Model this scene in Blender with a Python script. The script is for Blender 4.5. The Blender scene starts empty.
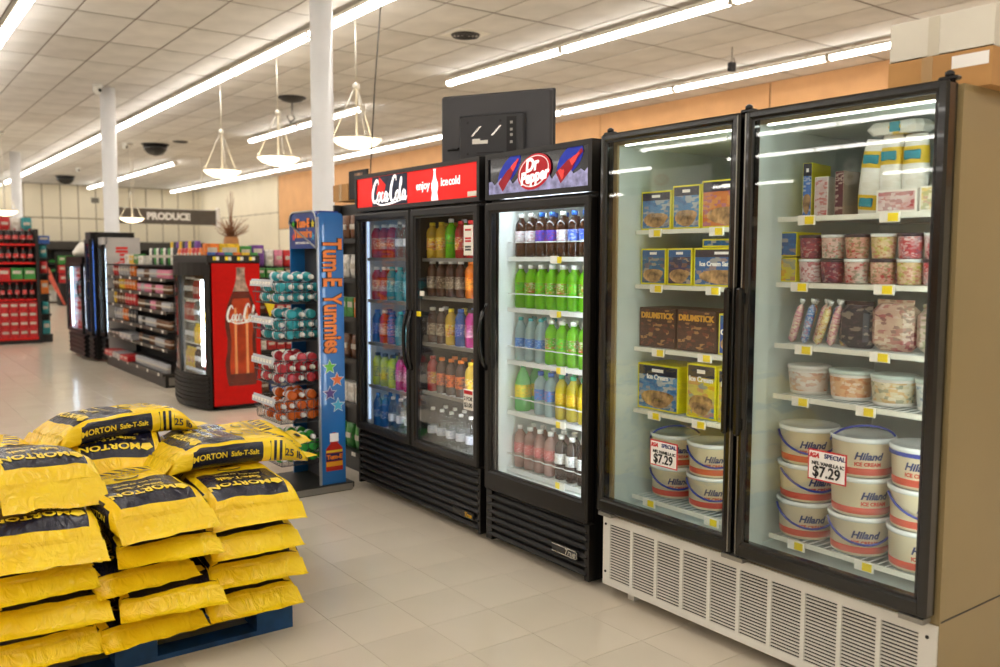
import bpy, bmesh, math, random
from mathutils import Vector, Matrix, noise
R = random.Random(7)
PI = math.pi
sc = bpy.context.scene
C = sc.collection

# ------------------------------------------------------------------ camera
def cam_basis(pitch, roll, yaw):
    cy, sy = math.cos(yaw), math.sin(yaw)
    fw = Vector((sy, cy, 0)); rt = Vector((cy, -sy, 0)); dn = Vector((0, 0, -1))
    f2 = math.cos(pitch)*fw + math.sin(pitch)*dn
    d2 = math.cos(pitch)*dn - math.sin(pitch)*fw
    r3 = math.cos(roll)*rt + math.sin(roll)*d2
    d3 = math.cos(roll)*d2 - math.sin(roll)*rt
    return r3, d3, f2
cr, cd, cf = cam_basis(.084, -.003, .632)
cam_data = bpy.data.cameras.new('camera')
cam = bpy.data.objects.new('camera', cam_data); C.objects.link(cam)
m = Matrix((cr, -cd, -cf)).transposed().to_4x4(); m.translation = Vector((0, 0, 1.5))
cam.matrix_world = m
cam_data.sensor_width = 36; cam_data.lens = 36*.8826
cam_data.clip_end = 200; cam_data.clip_start = .05
cam_data.dof.use_dof = True; cam_data.dof.focus_distance = 3.8; cam_data.dof.aperture_fstop = 2.4
sc.camera = cam

# ------------------------------------------------------------------ world, exposure
w = bpy.data.worlds.new('store_ambient'); sc.world = w; w.use_nodes = True
w.node_tree.nodes['Background'].inputs[0].default_value = (1, .98, .96, 1)
w.node_tree.nodes['Background'].inputs[1].default_value = .12
sc.view_settings.view_transform = 'Standard'; sc.view_settings.look = 'None'
sc.view_settings.exposure = .46; sc.view_settings.gamma = 1
sc.view_settings.use_curve_mapping = False
TUBE_POWER = 12.5          # ceiling strip lights
COOLER_POWER = 6.0         # lamps inside the coolers

# ------------------------------------------------------------------ materials
def srgb(h):
    if isinstance(h, str):
        h = h.lstrip('#'); v = [int(h[i:i+2], 16)/255 for i in (0, 2, 4)]
    else: v = h
    return tuple((c/12.92 if c <= .04045 else ((c+.055)/1.055)**2.4) for c in v) + (1,)
MATS = {}
def mat(name, col, rough=.5, metal=0, var=.06, scale=8, spec=.5, bump=0, emit=None, estr=0, coat=0, trans=0, alpha=1):
    if name in MATS: return MATS[name]
    M = bpy.data.materials.new(name); M.use_nodes = True
    nt = M.node_tree; b = nt.nodes['Principled BSDF']
    c = srgb(col)
    b.inputs['Roughness'].default_value = rough; b.inputs['Metallic'].default_value = metal
    b.inputs['Specular IOR Level'].default_value = spec
    b.inputs['Coat Weight'].default_value = coat
    b.inputs['Transmission Weight'].default_value = trans
    b.inputs['Alpha'].default_value = alpha
    if emit:
        b.inputs['Emission Color'].default_value = srgb(emit); b.inputs['Emission Strength'].default_value = estr
    b.inputs['Base Color'].default_value = c
    if var or bump:
        tc = nt.nodes.new('ShaderNodeTexCoord'); n = nt.nodes.new('ShaderNodeTexNoise')
        n.inputs['Scale'].default_value = scale; n.inputs['Detail'].default_value = 4
        nt.links.new(tc.outputs['Object'], n.inputs['Vector'])
        if var:
            r = nt.nodes.new('ShaderNodeValToRGB')
            r.color_ramp.elements[0].position = .3; r.color_ramp.elements[1].position = .7
            r.color_ramp.elements[0].color = tuple(max(0, x*(1-var*1.6)) for x in c[:3])+(1,)
            r.color_ramp.elements[1].color = tuple(min(1, x*(1+var)) for x in c[:3])+(1,)
            nt.links.new(n.outputs['Fac'], r.inputs['Fac']); nt.links.new(r.outputs['Color'], b.inputs['Base Color'])
        if bump:
            bp = nt.nodes.new('ShaderNodeBump'); bp.inputs['Strength'].default_value = bump; bp.inputs['Distance'].default_value = .01
            nt.links.new(n.outputs['Fac'], bp.inputs['Height']); nt.links.new(bp.outputs['Normal'], b.inputs['Normal'])
    MATS[name] = M
    return M
def glass_mat(name, tint=(1, 1, 1), refl=1.0, rough=.02, ior=1.5, haze=0):
    if name in MATS: return MATS[name]
    M = bpy.data.materials.new(name); M.use_nodes = True
    nt = M.node_tree; nt.nodes.clear()
    o = nt.nodes.new('ShaderNodeOutputMaterial'); mx = nt.nodes.new('ShaderNodeMixShader')
    t = nt.nodes.new('ShaderNodeBsdfTransparent'); g = nt.nodes.new('ShaderNodeBsdfGlossy'); f = nt.nodes.new('ShaderNodeFresnel')
    t.inputs[0].default_value = (*tint, 1); g.inputs['Roughness'].default_value = rough; f.inputs[0].default_value = ior
    g.inputs[0].default_value = (refl, refl, refl, 1)
    ge = nt.nodes.new('ShaderNodeNewGeometry'); mr = nt.nodes.new('ShaderNodeMapRange')   # same index seen from either face of the pane
    mr.inputs['To Min'].default_value = ior; mr.inputs['To Max'].default_value = 1/ior
    nt.links.new(ge.outputs['Backfacing'], mr.inputs['Value']); nt.links.new(mr.outputs[0], f.inputs[0])
    nt.links.new(f.outputs[0], mx.inputs[0])
    if haze:
        d = nt.nodes.new('ShaderNodeBsdfTranslucent'); d.inputs[0].default_value = (.9, .95, .95, 1)
        m2 = nt.nodes.new('ShaderNodeMixShader'); m2.inputs[0].default_value = haze
        nt.links.new(t.outputs[0], m2.inputs[1]); nt.links.new(d.outputs[0], m2.inputs[2])
        nt.links.new(m2.outputs[0], mx.inputs[1])
    else: nt.links.new(t.outputs[0], mx.inputs[1])
    nt.links.new(g.outputs[0], mx.inputs[2]); nt.links.new(mx.outputs[0], o.inputs[0])
    MATS[name] = M
    return M
def emit_mat(name, col, s):
    return mat(name, col, .4, var=0, emit=col, estr=s)
# plastic that lets some light through (bottles, bags)
def juicy(name, col, rough=.12, tr=.45):
    if name in MATS: return MATS[name]
    M = mat(name, col, rough, var=.05, scale=20, coat=.3)
    nt = M.node_tree; b = nt.nodes['Principled BSDF']; o = nt.nodes['Material Output']
    t = nt.nodes.new('ShaderNodeBsdfTranslucent'); t.inputs[0].default_value = srgb(col)
    mx = nt.nodes.new('ShaderNodeMixShader'); mx.inputs[0].default_value = tr
    nt.links.new(b.outputs[0], mx.inputs[1]); nt.links.new(t.outputs[0], mx.inputs[2]); nt.links.new(mx.outputs[0], o.inputs[0])
    return M
# blotchy printed packaging: several print colours over one ground
def printed(name, cols, scale=18, rough=.35, stretch=(1, 1, 1), seed=0):
    if name in MATS: return MATS[name]
    M = bpy.data.materials.new(name); M.use_nodes = True
    nt = M.node_tree; b = nt.nodes['Principled BSDF']; b.inputs['Roughness'].default_value = rough
    tc = nt.nodes.new('ShaderNodeTexCoord'); mp = nt.nodes.new('ShaderNodeMapping')
    mp.inputs['Scale'].default_value = stretch; mp.inputs['Location'].default_value = (seed*1.7, seed*.9, seed*2.3)
    n = nt.nodes.new('ShaderNodeTexVoronoi'); n.inputs['Scale'].default_value = scale*5; n.distance = 'CHEBYCHEV'
    sx_ = nt.nodes.new('ShaderNodeSeparateColor')
    r = nt.nodes.new('ShaderNodeValToRGB'); r.color_ramp.interpolation = 'CONSTANT'
    k = len(cols)
    for i, c in enumerate(cols):
        p = 0 if i == 0 else (.45+.55*(i-1)/max(1, k-1))
        e = r.color_ramp.elements[i] if i < 2 else r.color_ramp.elements.new(p)
        e.position = p; e.color = srgb(c)
    mp.inputs['Scale'].default_value = (stretch[0], stretch[1]*.7, stretch[2]*1.5)
    nt.links.new(tc.outputs['Object'], mp.inputs[0]); nt.links.new(mp.outputs[0], n.inputs['Vector'])
    nt.links.new(n.outputs['Color'], sx_.inputs[0]); nt.links.new(sx_.outputs[0], r.inputs['Fac'])
    n2 = nt.nodes.new('ShaderNodeTexNoise'); n2.inputs['Scale'].default_value = scale*.5; nt.links.new(tc.outputs['Object'], n2.inputs['Vector'])
    r2 = nt.nodes.new('ShaderNodeValToRGB'); r2.color_ramp.elements[0].position = .4; r2.color_ramp.elements[1].position = .6
    r2.color_ramp.elements[0].color = srgb(cols[0]); r2.color_ramp.elements[1].color = srgb(cols[1])
    nt.links.new(n2.outputs['Fac'], r2.inputs['Fac'])
    mx = nt.nodes.new('ShaderNodeMix'); mx.data_type = 'RGBA'; mx.inputs[0].default_value = .5
    nt.links.new(r2.outputs[0], mx.inputs[6]); nt.links.new(r.outputs[0], mx.inputs[7]); nt.links.new(mx.outputs[2], b.inputs['Base Color'])
    MATS[name] = M
    return M

# ------------------------------------------------------------------ mesh helpers
class MB:
    def __init__(s): s.v = []; s.f = []; s.mi = []; s.cur = 0; s.sm = []; s.smooth = False
    def face(s, idx):
        s.f.append(idx); s.mi.append(s.cur); s.sm.append(s.smooth)
    def pts(s, P):
        n = len(s.v); s.v.extend([tuple(p) for p in P]); return n
    def box(s, x0, x1, y0, y1, z0, z1):
        n = s.pts([(x0,y0,z0),(x1,y0,z0),(x1,y1,z0),(x0,y1,z0),(x0,y0,z1),(x1,y0,z1),(x1,y1,z1),(x0,y1,z1)])
        for q in ((0,3,2,1),(4,5,6,7),(0,1,5,4),(1,2,6,5),(2,3,7,6),(3,0,4,7)): s.face([n+i for i in q])
        return s
    def rbox(s, x0, x1, y0, y1, z0, z1, r=.01):     # box with chamfered vertical and horizontal edges
        r = min(r, (x1-x0)/2.01, (y1-y0)/2.01, (z1-z0)/2.01)
        def ring(z, d):
            a, b, c, e = x0+d, x1-d, y0+d, y1-d; k = r-d if r > d else 0; k = max(k, r*.001)
            return [(a+r,c,z),(b-r,c,z),(b,c+r,z),(b,e-r,z),(b-r,e,z),(a+r,e,z),(a,e-r,z),(a,c+r,z)]
        rings = [ring(z0, r*.7), ring(z0+r, 0), ring(z1-r, 0), ring(z1, r*.7)]
        n = s.pts(sum(rings, []))
        s.face([n+7-i for i in range(8)]); s.face([n+24+i for i in range(8)])
        for k in range(3):
            for i in range(8):
                j = (i+1) % 8; s.face([n+8*k+i, n+8*k+j, n+8*k+8+j, n+8*k+8+i])
        return s
    def lathe(s, prof, seg=12, c=(0,0,0), smooth=True, axis='z', cap=True):
        n = len(s.v); k = len(prof); old = s.smooth; s.smooth = smooth
        for (r, z) in prof:
            for i in range(seg):
                a = 2*PI*i/seg; x, y = r*math.cos(a), r*math.sin(a)
                p = (x, y, z) if axis == 'z' else ((z, x, y) if axis == 'x' else (y, z, x))
                s.v.append((c[0]+p[0], c[1]+p[1], c[2]+p[2]))
        for q in range(k-1):
            for i in range(seg):
                j = (i+1) % seg; s.face([n+q*seg+i, n+q*seg+j, n+(q+1)*seg+j, n+(q+1)*seg+i])
        s.smooth = old
        if cap:
            if prof[0][0] > 1e-5: s.face([n+seg-1-i for i in range(seg)])
            if prof[-1][0] > 1e-5: s.face([n+(k-1)*seg+i for i in range(seg)])
        return s
    def tube(s, path, r, seg=6, closed=False, smooth=True):
        P = [Vector(p) for p in path]; n = len(s.v); k = len(P); old = s.smooth; s.smooth = smooth
        for i, p in enumerate(P):
            if closed: t = P[(i+1) % k]-P[i-1]
            else: t = P[min(i+1, k-1)]-P[max(i-1, 0)]
            t.normalize(); up = Vector((0,0,1)) if abs(t.z) < .9 else Vector((1,0,0))
            a = t.cross(up).normalized(); b = t.cross(a)
            for j in range(seg):
                an = 2*PI*j/seg; s.v.append(tuple(p+a*(r*math.cos(an))+b*(r*math.sin(an))))
        for i in range(k if closed else k-1):
            i2 = (i+1) % k
            for j in range(seg):
                j2 = (j+1) % seg; s.face([n+i*seg+j, n+i2*seg+j, n+i2*seg+j2, n+i*seg+j2])
        s.smooth = old
        if not closed:
            s.face([n+j for j in range(seg)]); s.face([n+(k-1)*seg+seg-1-j for j in range(seg)])
        return s
    def prism(s, poly, fn, d0, d1):      # 2-D outline, fn(u,v,d) -> 3-D
        k = len(poly); n = s.pts([fn(u, v, d0) for u, v in poly]+[fn(u, v, d1) for u, v in poly])
        s.face([n+k-1-i for i in range(k)]); s.face([n+k+i for i in range(k)])
        for i in range(k): j = (i+1) % k; s.face([n+i, n+j, n+k+j, n+k+i])
        return s
    def mesh(s, name, mats):
        me = bpy.data.meshes.new(name); me.from_pydata(s.v, [], s.f)
        for mm in (mats if isinstance(mats, (list, tuple)) else [mats]): me.materials.append(mm)
        me.polygons.foreach_set('material_index', s.mi); me.polygons.foreach_set('use_smooth', s.sm)
        me.update(); return me
    def build(s, name, mats, parent=None, loc=None, fix=True):
        me = s.mesh(name, mats)
        if fix:
            bm = bmesh.new(); bm.from_mesh(me); bmesh.ops.recalc_face_normals(bm, faces=bm.faces); bm.to_mesh(me); bm.free()
        return link(name, me, parent, loc)
def link(name, me, parent=None, loc=None):
    o = bpy.data.objects.new(name, me); C.objects.link(o)
    if parent: o.parent = parent
    if loc: o.location = loc
    return o
def tag(o, label=None, cat=None, group=None, kind=None):
    if label: o['label'] = label
    if cat: o['category'] = cat
    if group: o['group'] = group
    if kind: o['kind'] = kind
    return o
def thing(name, label, cat, loc=(0,0,0), rz=0, group=None):
    o = bpy.data.objects.new(name, None); C.objects.link(o); o.location = loc; o.rotation_euler = (0,0,rz)
    o.empty_display_size = .1
    return tag(o, label, cat, group)
def bx(name, mt, parent, x0, x1, y0, y1, z0, z1, r=0):
    b = MB()
    (b.rbox(x0, x1, y0, y1, z0, z1, r) if r else b.box(x0, x1, y0, y1, z0, z1))
    return b.build(name, mt, parent)
def dup(root, loc=None, rz=None, label=None, group=None, rot=None, scale=None):
    r = root.copy(); C.objects.link(r)
    if loc is not None: r.location = loc
    if rz is not None: r.rotation_euler = (0, 0, rz)
    if rot is not None: r.rotation_euler = rot
    if scale: r.scale = scale
    if label: r['label'] = label
    if group: r['group'] = group
    for ch in KIDS(root):
        c = ch.copy(); C.objects.link(c); c.parent = r
        for g in KIDS(ch):
            d = g.copy(); C.objects.link(d); d.parent = c
    return r
_kc = {}
def KIDS(o):
    k = o.name
    if k not in _kc: _kc[k] = list(o.children)
    return _kc[k]
# flat lettering: a text laid out as mesh; M maps text plane (x right, y up, z out) to the parent's space
_tc = {}
def text_data(s, size, bold=0, shear=0, space=1, align='CENTER', ext=.001, sx=1):
    k = (s, size, bold, shear, space, align, ext, sx)
    if k in _tc: return _tc[k]
    cu = bpy.data.curves.new('t', 'FONT'); cu.body = s; cu.size = size; cu.shear = shear; cu.space_character = space
    cu.align_x = align; cu.align_y = 'CENTER'; cu.offset = bold; cu.extrude = ext; cu.resolution_u = 3
    o = bpy.data.objects.new('t', cu); C.objects.link(o)
    bpy.context.view_layer.update()
    me = bpy.data.meshes.new_from_object(o.evaluated_get(bpy.context.evaluated_depsgraph_get()))
    V = [(v.co.x*sx, v.co.y, v.co.z) for v in me.vertices]; F = [list(p.vertices) for p in me.polygons]
    bpy.data.objects.remove(o); bpy.data.curves.remove(cu); bpy.data.meshes.remove(me)
    _tc[k] = (V, F); return V, F
def text(name, s, size, mt, parent, origin, right, up, bold=0, shear=0, space=1, align='CENTER', ext=.001, sx=1, warp=None):
    V, F = text_data(s, size, bold, shear, space, align, ext, sx)
    o = Vector(origin); r = Vector(right).normalized(); u = Vector(up).normalized(); n = r.cross(u)
    b = MB()
    if warp: b.pts([warp(x, y, z) for x, y, z in V])
    else: b.pts([o+r*x+u*y+n*(z+ext) for x, y, z in V])
    for f in F: b.face(f)
    return b.build(name, mt, parent, fix=False)
# a brush stroke: list of (x,y,width) in a plane, as a flat ribbon
def ribbon(b, pts, fn, d=0):
    P = []
    for i in range(len(pts)-1):           # Catmull-Rom resample
        p0 = pts[max(i-1, 0)]; p1 = pts[i]; p2 = pts[i+1]; p3 = pts[min(i+2, len(pts)-1)]
        for t in (0, .25, .5, .75):
            P.append(tuple(.5*((2*p1[k])+(-p0[k]+p2[k])*t+(2*p0[k]-5*p1[k]+4*p2[k]-p3[k])*t*t+(-p0[k]+3*p1[k]-3*p2[k]+p3[k])*t**3) for k in range(3)))
    P.append(pts[-1]); n = len(b.v)
    for i, (x, y, wd) in enumerate(P):
        a = P[max(i-1, 0)]; c = P[min(i+1, len(P)-1)]; tx, ty = c[0]-a[0], c[1]-a[1]; l = math.hypot(tx, ty) or 1
        nx, ny = -ty/l*wd/2, tx/l*wd/2
        b.pts([fn(x+nx, y+ny, d), fn(x-nx, y-ny, d)])
    for i in range(len(P)-1): b.face([n+2*i, n+2*i+1, n+2*i+3, n+2*i+2])

# common materials
m_black = mat('black_enamel', '#0c0b0b', .42, var=.1, scale=5, spec=.3)
m_blackgloss = mat('black_gloss', '#0d0d0e', .22, var=0)
m_darkgrey = mat('dark_grey_metal', '#2a2826', .5, var=.08)
m_white = mat('white_enamel', '#d9d8d2', .4, var=.03)
m_offwhite = mat('offwhite_plastic', '#e4e0d6', .45, var=.03)
m_chrome = mat('bright_wire', '#c8c8c4', .25, metal=.9, var=.03)
m_steel = mat('brushed_steel', '#9a9892', .35, metal=.8, var=.06)
m_tag = mat('price_tag_white', '#eeeae0', .5, var=.02)
m_tagy = mat('price_tag_yellow', '#f2d818', .5, var=.02)
m_red = mat('cola_red', '#d8140f', .35, var=.03)
m_ink = mat('black_ink', '#0b0b0d', .6, var=0)
m_glass = glass_mat('door_glass', (.97, .985, .98), 1.0, .015)
m_wtext = mat('white_print', '#f4f2ee', .5, var=0)
m_card = mat('cardboard', '#b98a52', .8, var=.08, scale=6)

# ------------------------------------------------------------------ structure
m_tile = mat('vinyl_floor_tile', '#ddd2bf', .16, var=.03, scale=1.3, spec=.45, bump=.02)
m_tile2 = mat('vinyl_floor_tile_b', '#dbd0bd', .17, var=.035, scale=1.7, spec=.45, bump=.02)
def floor_material():
    M = bpy.data.materials.new('vinyl_floor_far'); M.use_nodes = True; nt = M.node_tree; b = nt.nodes['Principled BSDF']
    tc = nt.nodes.new('ShaderNodeTexCoord'); br = nt.nodes.new('ShaderNodeTexBrick'); br.offset = 0
    mp = nt.nodes.new('ShaderNodeMapping'); mp.inputs['Scale'].default_value = (1/.305,)*3; mp.inputs['Location'].default_value = (-.0, .17, 0)
    br.inputs['Color1'].default_value = srgb('#cdc2b0'); br.inputs['Color2'].default_value = srgb('#c7bcaa'); br.inputs['Mortar'].default_value = srgb('#a2968a')
    br.inputs['Scale'].default_value = 1; br.inputs['Mortar Size'].default_value = .006; br.inputs['Brick Width'].default_value = 1; br.inputs['Row Height'].default_value = 1
    nt.links.new(tc.outputs['Object'], mp.inputs[0]); nt.links.new(mp.outputs[0], br.inputs['Vector']); nt.links.new(br.outputs['Color'], b.inputs['Base Color'])
    b.inputs['Roughness'].default_value = .17; b.inputs['Specular IOR Level'].default_value = .45
    return M
RX0, RX1, RY0, RY1, RZ = -19.6, 10.6, -6.0, 33.6, 4.0
TS = .305; tx0, ty0 = 2.141-TS*20, 3.0-TS*20     # tile grid through the measured joints
fl = bx('floor', floor_material(), None, RX0, RX1, RY0, RY1, -.12, -.004); tag(fl, kind='structure')
# the nearest 300 tiles in view, each a tile of its own
def cam_px(x, y, z):
    p = Vector((x, y, z-1.5)); dd = p.dot(cf)
    return (500+882.6*p.dot(cr)/dd, 333.5+882.6*p.dot(cd)/dd, dd) if dd > .2 else (-9999, 0, dd)
cells = []
for i in range(0, 60):
    for j in range(0, 80):
        x, y = tx0+i*TS, ty0+j*TS
        p = cam_px(x+TS/2, y+TS/2, 0)
        if p[2] > .5 and -60 < p[0] < 1060 and -20 < p[1] < 730: cells.append((p[2], i, j))
cells.sort(); near = {(i, j) for _, i, j in cells[:300]}
tm = {}
for q, mm in enumerate((m_tile, m_tile2)):
    tm[q] = MB().box(-TS/2+.0008, TS/2-.0008, -TS/2+.0008, TS/2-.0008, -.0045, 0).mesh('floor_tile', mm)
for (i, j) in sorted(near):
    link('floor_tile', tm[(i*7+j*3) % 2], fl, (tx0+(i+.5)*TS, ty0+(j+.5)*TS, R.uniform(-.0003, .0002)))
# the rest of the floor is one covering
b = MB()
for i in range(-20, 50):
    for j in range(-12, 112):
        if (i, j) in near: continue
        x, y = tx0+i*TS, ty0+j*TS
        if x < RX0 or x+TS > RX1 or y < RY0 or y+TS > RY1: continue
        b.cur = (i*7+j*3) % 2
        b.box(x+.0008, x+TS-.0008, y+.0008, y+TS-.0008, -.0045, 0)
tag(b.build('floor_tile_field', [m_tile, m_tile2], fl, fix=False), kind='stuff')

# ceiling: grid above, tiles hung in it
m_grid = mat('ceiling_grid', '#7f7468', .7, var=.05)
m_ct = [mat('ceiling_tile_%s' % k, c, .9, var=.07, scale=2.5, bump=.05) for k, c in (('a', '#d6d3ce'), ('b', '#cfcbc5'), ('c', '#dcd9d4'))]
ce = bx('ceiling', m_grid, None, RX0, RX1, RY0, RY1, RZ+.006, RZ+.2); tag(ce, kind='structure')
CX, CY = .574, 1.225; cx0, cy0 = 1.953-CX*33, 11.17-CY*14
ct = []
for i in range(0, 49):
    for j in range(0, 33):
        x, y = cx0+(i+.5)*CX, cy0+(j+.5)*CY
        if x-CX/2 < RX0 or x+CX/2 > RX1+.3 or y-CY/2 < RY0 or y+CY/2 > RY1+.6: continue
        p = cam_px(x, y, RZ); ok = p[2] > .5 and -80 < p[0] < 1080 and -60 < p[1] < 400
        ct.append((p[2] if ok else 1e6, i, j, x, y))
ct.sort()
cmesh = [MB().box(-CX/2+.010, CX/2-.010, -CY/2+.018, CY/2-.018, 0, .005).mesh('ceiling_tile', mm) for mm in m_ct]
for d, i, j, x, y in ct[:300]: link('ceiling_tile', cmesh[R.choice((0, 0, 1, 2))], ce, (x, y, RZ+R.uniform(-.002, 0)))
b = MB()
for d, i, j, x, y in ct[300:]:
    b.cur = R.choice((0, 0, 1, 2)); b.box(x-CX/2+.010, min(x+CX/2-.010, RX1), y-CY/2+.018, min(y+CY/2-.018, RY1), RZ, RZ+.005)
tag(b.build('ceiling_tile_field', m_ct, ce, fix=False), kind='stuff')

m_orange = mat('orange_wall_panel', '#d2a06c', .7, var=.05, scale=3)
m_beige = mat('beige_wall_panel', '#e0d7bf', .7, var=.03, scale=1)
m_joint = mat('wall_joint_brown', '#7d6d50', .8, var=.05)
wr = bx('wall_right', m_joint, None, RX1, RX1+.2, RY0, RY1+.2, 0, RZ); tag(wr, kind='structure')
y = 25.9; pm = None
ys = [25.9, 21.95, 18.43, 14.95, 11.53, 8.01, 4.49, .97, -2.55, -6.0]
for a, c in zip(ys[1:], ys[:-1]): bx('wall_panel', m_orange, wr, RX1-.02, RX1, a+.012, c-.012, 2.4, RZ); bx('wall_panel', m_beige, wr, RX1-.02, RX1, a+.012, c-.012, 0, 2.38)
k = 0; yy = 25.95
while yy < RY1-.1:
    y2 = min(yy+.62, RY1)
    bx('wall_panel', m_beige, wr, RX1-.02, RX1, yy+.008, y2-.008, 2.92, RZ)
    bx('wall_panel', m_beige, wr, RX1-.02, RX1, yy+.008, y2-.008, 0, 2.89)
    for q in range(1, 3): bx('panel_rib', m_beige, wr, RX1-.03, RX1-.02, yy+.2*q, yy+.2*q+.03, 0, RZ-.01)
    yy = y2
wb = bx('wall_back', m_joint, None, RX0, RX1+.2, RY1, RY1+.2, 0, RZ); tag(wb, kind='structure')
xx = 4.738-.565*3
while xx < RX1-.1:
    x2 = min(xx+.565, RX1-.03)
    bx('wall_panel', m_beige, wb, xx+.016, x2-.016, RY1-.02, RY1, 2.885, RZ)
    bx('wall_panel', m_beige, wb, xx+.016, x2-.016, RY1-.02, RY1, 0, 2.85)
    xx += .565
wl = bx('wall_left', m_orange, None, RX0-.2, RX0, RY0, RY1+.2, 0, RZ); tag(wl, kind='structure')
wf = bx('wall_front', m_beige, None, RX0-.2, RX1+.2, RY0-.2, RY0, 0, RZ); tag(wf, kind='structure')

# columns
m_col = mat('column_white_paint', '#e2e2e2', .3, var=.03, scale=3)
for n, (x, y, r) in enumerate(((3.2, 6.87, .092), (3.16, 14.15, .105), (3.24, 23.93, .115))):
    b = MB(); b.lathe([(r+.03, 0), (r+.03, .02), (r, .02), (r, RZ-.001)], 28, (x, y, 0)); o = b.build('column', m_col)
    tag(o, ('thick white steel column rising behind the blue yummies rack', 'white steel column with a security camera at its top', 'white steel column beyond the cola bottle shelf')[n], 'column', kind='structure')

# ------------------------------------------------------------------ strip lights
m_tube = emit_mat('fluorescent_diffuser', '#fffaf3', TUBE_POWER)
m_house = mat('light_housing', '#d8d0c2', .5, var=.02)
SL = 2.44
def strip_proto():
    t = thing('strip_light', '', 'ceiling light')
    bx('housing', m_house, t, -.05, .05, -SL/2+.01, SL/2-.01, -.075, -.04)
    for q in (-.9, 0, .9): bx('mounting_stem', m_house, t, -.012, .012, q-.02, q+.02, -.04, 0)
    b = MB(); b.prism([(-.048, -.0755), (-.05, -.1), (-.035, -.122), (0, -.13), (.035, -.122), (.05, -.1), (.048, -.0755)], lambda u, v, d: (u, d, v), -SL/2+.03, SL/2-.03)
    b.build('diffuser', m_tube, t)
    for s in (-1, 1): bx('end_cap', m_house, t, -.053, .053, s*(SL/2-.022)-.008, s*(SL/2-.022)+.008, -.133, -.06)
    return t
sp = strip_proto(); sp_used = [False]
def strips(x, y0, y1, label, group):
    n = max(1, math.floor((y1-y0)/SL+.3)); st = (y1-y0)/n
    for i in range(n):
        p = (x, y0+(i+.5)*st, RZ-.006)
        if not sp_used[0]: sp.location = p; sp['label'] = label; sp['group'] = group; sp_used[0] = True
        else: dup(sp, p, 0, label, group)
strips(4.1, 33.45-2.44*15, 33.45, 'fluorescent strip light in the unbroken row beside the white columns', 'row of strip lights by the columns')
strips(6.72, 23.06, 33.3, 'fluorescent strip light in the short row towards the beige back wall', 'far run of strip lights over the middle')
strips(6.72, 12.9, 17.9, 'fluorescent strip light behind the hanging bowl lamps', 'middle run of strip lights')
strips(6.72, 10.4-2.44*6, 10.4, 'fluorescent strip light in the run above the flat screen', 'run of strip lights above the screen')
strips(9.5, 33.2-2.44*15, 33.2, 'fluorescent strip light in the row close to the orange wall', 'row of strip lights by the orange wall')
strips(1.44, 33.16-2.44*16, 33.16, 'fluorescent strip light in the row over the open aisle', 'row of strip lights over the aisle')
for x in (-1.25, -3.95, -6.2, -8.9, -11.8, -17.9):
  for ya, yb in ((-5.4, 4.36), (6.8, 14.1), (16.5, 21.4), (23.9, 33.6)):
    strips(x, ya, yb-.05, 'fluorescent strip light over the aisles opposite the freezer', 'strip lights opposite the freezer')

# ================================================================== drink bottles
SHAPES = {
 'soda':  ([(.028,0),(.033,.006),(.034,.03),(.034,.06),(.0325,.068),(.0345,.08),(.0345,.155),(.0335,.172),(.0285,.188),(.020,.200),(.0145,.207),(.0145,.218)], (.085,.142,.0352), (.0165,.216,.239)),
 'sport': ([(.030,0),(.035,.006),(.036,.05),(.033,.07),(.035,.085),(.036,.13),(.033,.145),(.036,.158),(.030,.18),(.018,.2),(.018,.206)], (.06,.135,.0366), (.019,.205,.226)),
 'juice': ([(.030,0),(.034,.005),(.035,.04),(.031,.055),(.033,.1),(.036,.135),(.0355,.16),(.029,.18),(.018,.193),(.017,.203)], (.05,.125,.0362), (.018,.202,.222)),
 'water': ([(.027,0),(.032,.006),(.033,.03),(.031,.036),(.033,.042),(.031,.06),(.033,.066),(.033,.155),(.031,.175),(.024,.195),(.015,.212),(.013,.225)], (.075,.125,.0337), (.0145,.222,.24)),
 'litre': ([(.036,0),(.044,.008),(.045,.06),(.045,.14),(.040,.175),(.026,.215),(.015,.235),(.014,.247)], (.08,.15,.0457), (.016,.245,.268)),
}
m_clear = glass_mat('clear_bottle_plastic', (.86, .9, .9), 1.0, .06, 1.45, haze=.16)
bottle_protos = {}
def bottle(kind, shape, body, label, cap):
    if kind in bottle_protos: return bottle_protos[kind]
    prof, (l0, l1, lr), (cr_, c0, c1) = SHAPES[shape]
    bm_ = MB(); bm_.lathe(prof, 12); body_me = bm_.mesh('bottle_body', body)
    lm = MB(); lm.lathe([(lr-.0006, l0), (lr, l0+.002), (lr, l1-.002), (lr-.0006, l1)], 12, cap=False); lab_me = lm.mesh('bottle_label', label)
    cm = MB(); cm.lathe([(cr_, c0), (cr_, c1-.003), (cr_-.002, c1)], 10); cap_me = cm.mesh('cap', cap)
    bottle_protos[kind] = (body_me, lab_me, cap_me); return bottle_protos[kind]
def put_bottle(kind, loc, label, group, name='soda_bottle', rz=None):
    bo, la, ca = bottle_protos[kind]
    t = thing(name, label, 'bottle', loc, R.uniform(0, 6.28) if rz is None else rz, group)
    link('body', bo, t); link('wrap_label', la, t); link('cap', ca, t)
    t.scale = (.97, .97, .93)
    return t
capw = mat('cap_white', '#ecebe6', .4, var=0); capg = mat('cap_green', '#17a070', .4, var=0); capt = mat('cap_teal', '#1b9aa0', .4, var=0)
capb = mat('cap_blue', '#1c62b8', .4, var=0); capk = mat('cap_black', '#1a1a1c', .4, var=0); capo = mat('cap_orange', '#f08020', .4, var=0); capy = mat('cap_yellow', '#ecd21e', .4, var=0)
capr = mat('cap_red', '#c81818', .4, var=0)
j_cola = juicy('cola_liquid', '#2a0f0a', .1, .2); j_green = juicy('green_soda', '#86dc1c', .1, .6); j_red = juicy('red_drink', '#b81c20', .12, .45)
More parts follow.
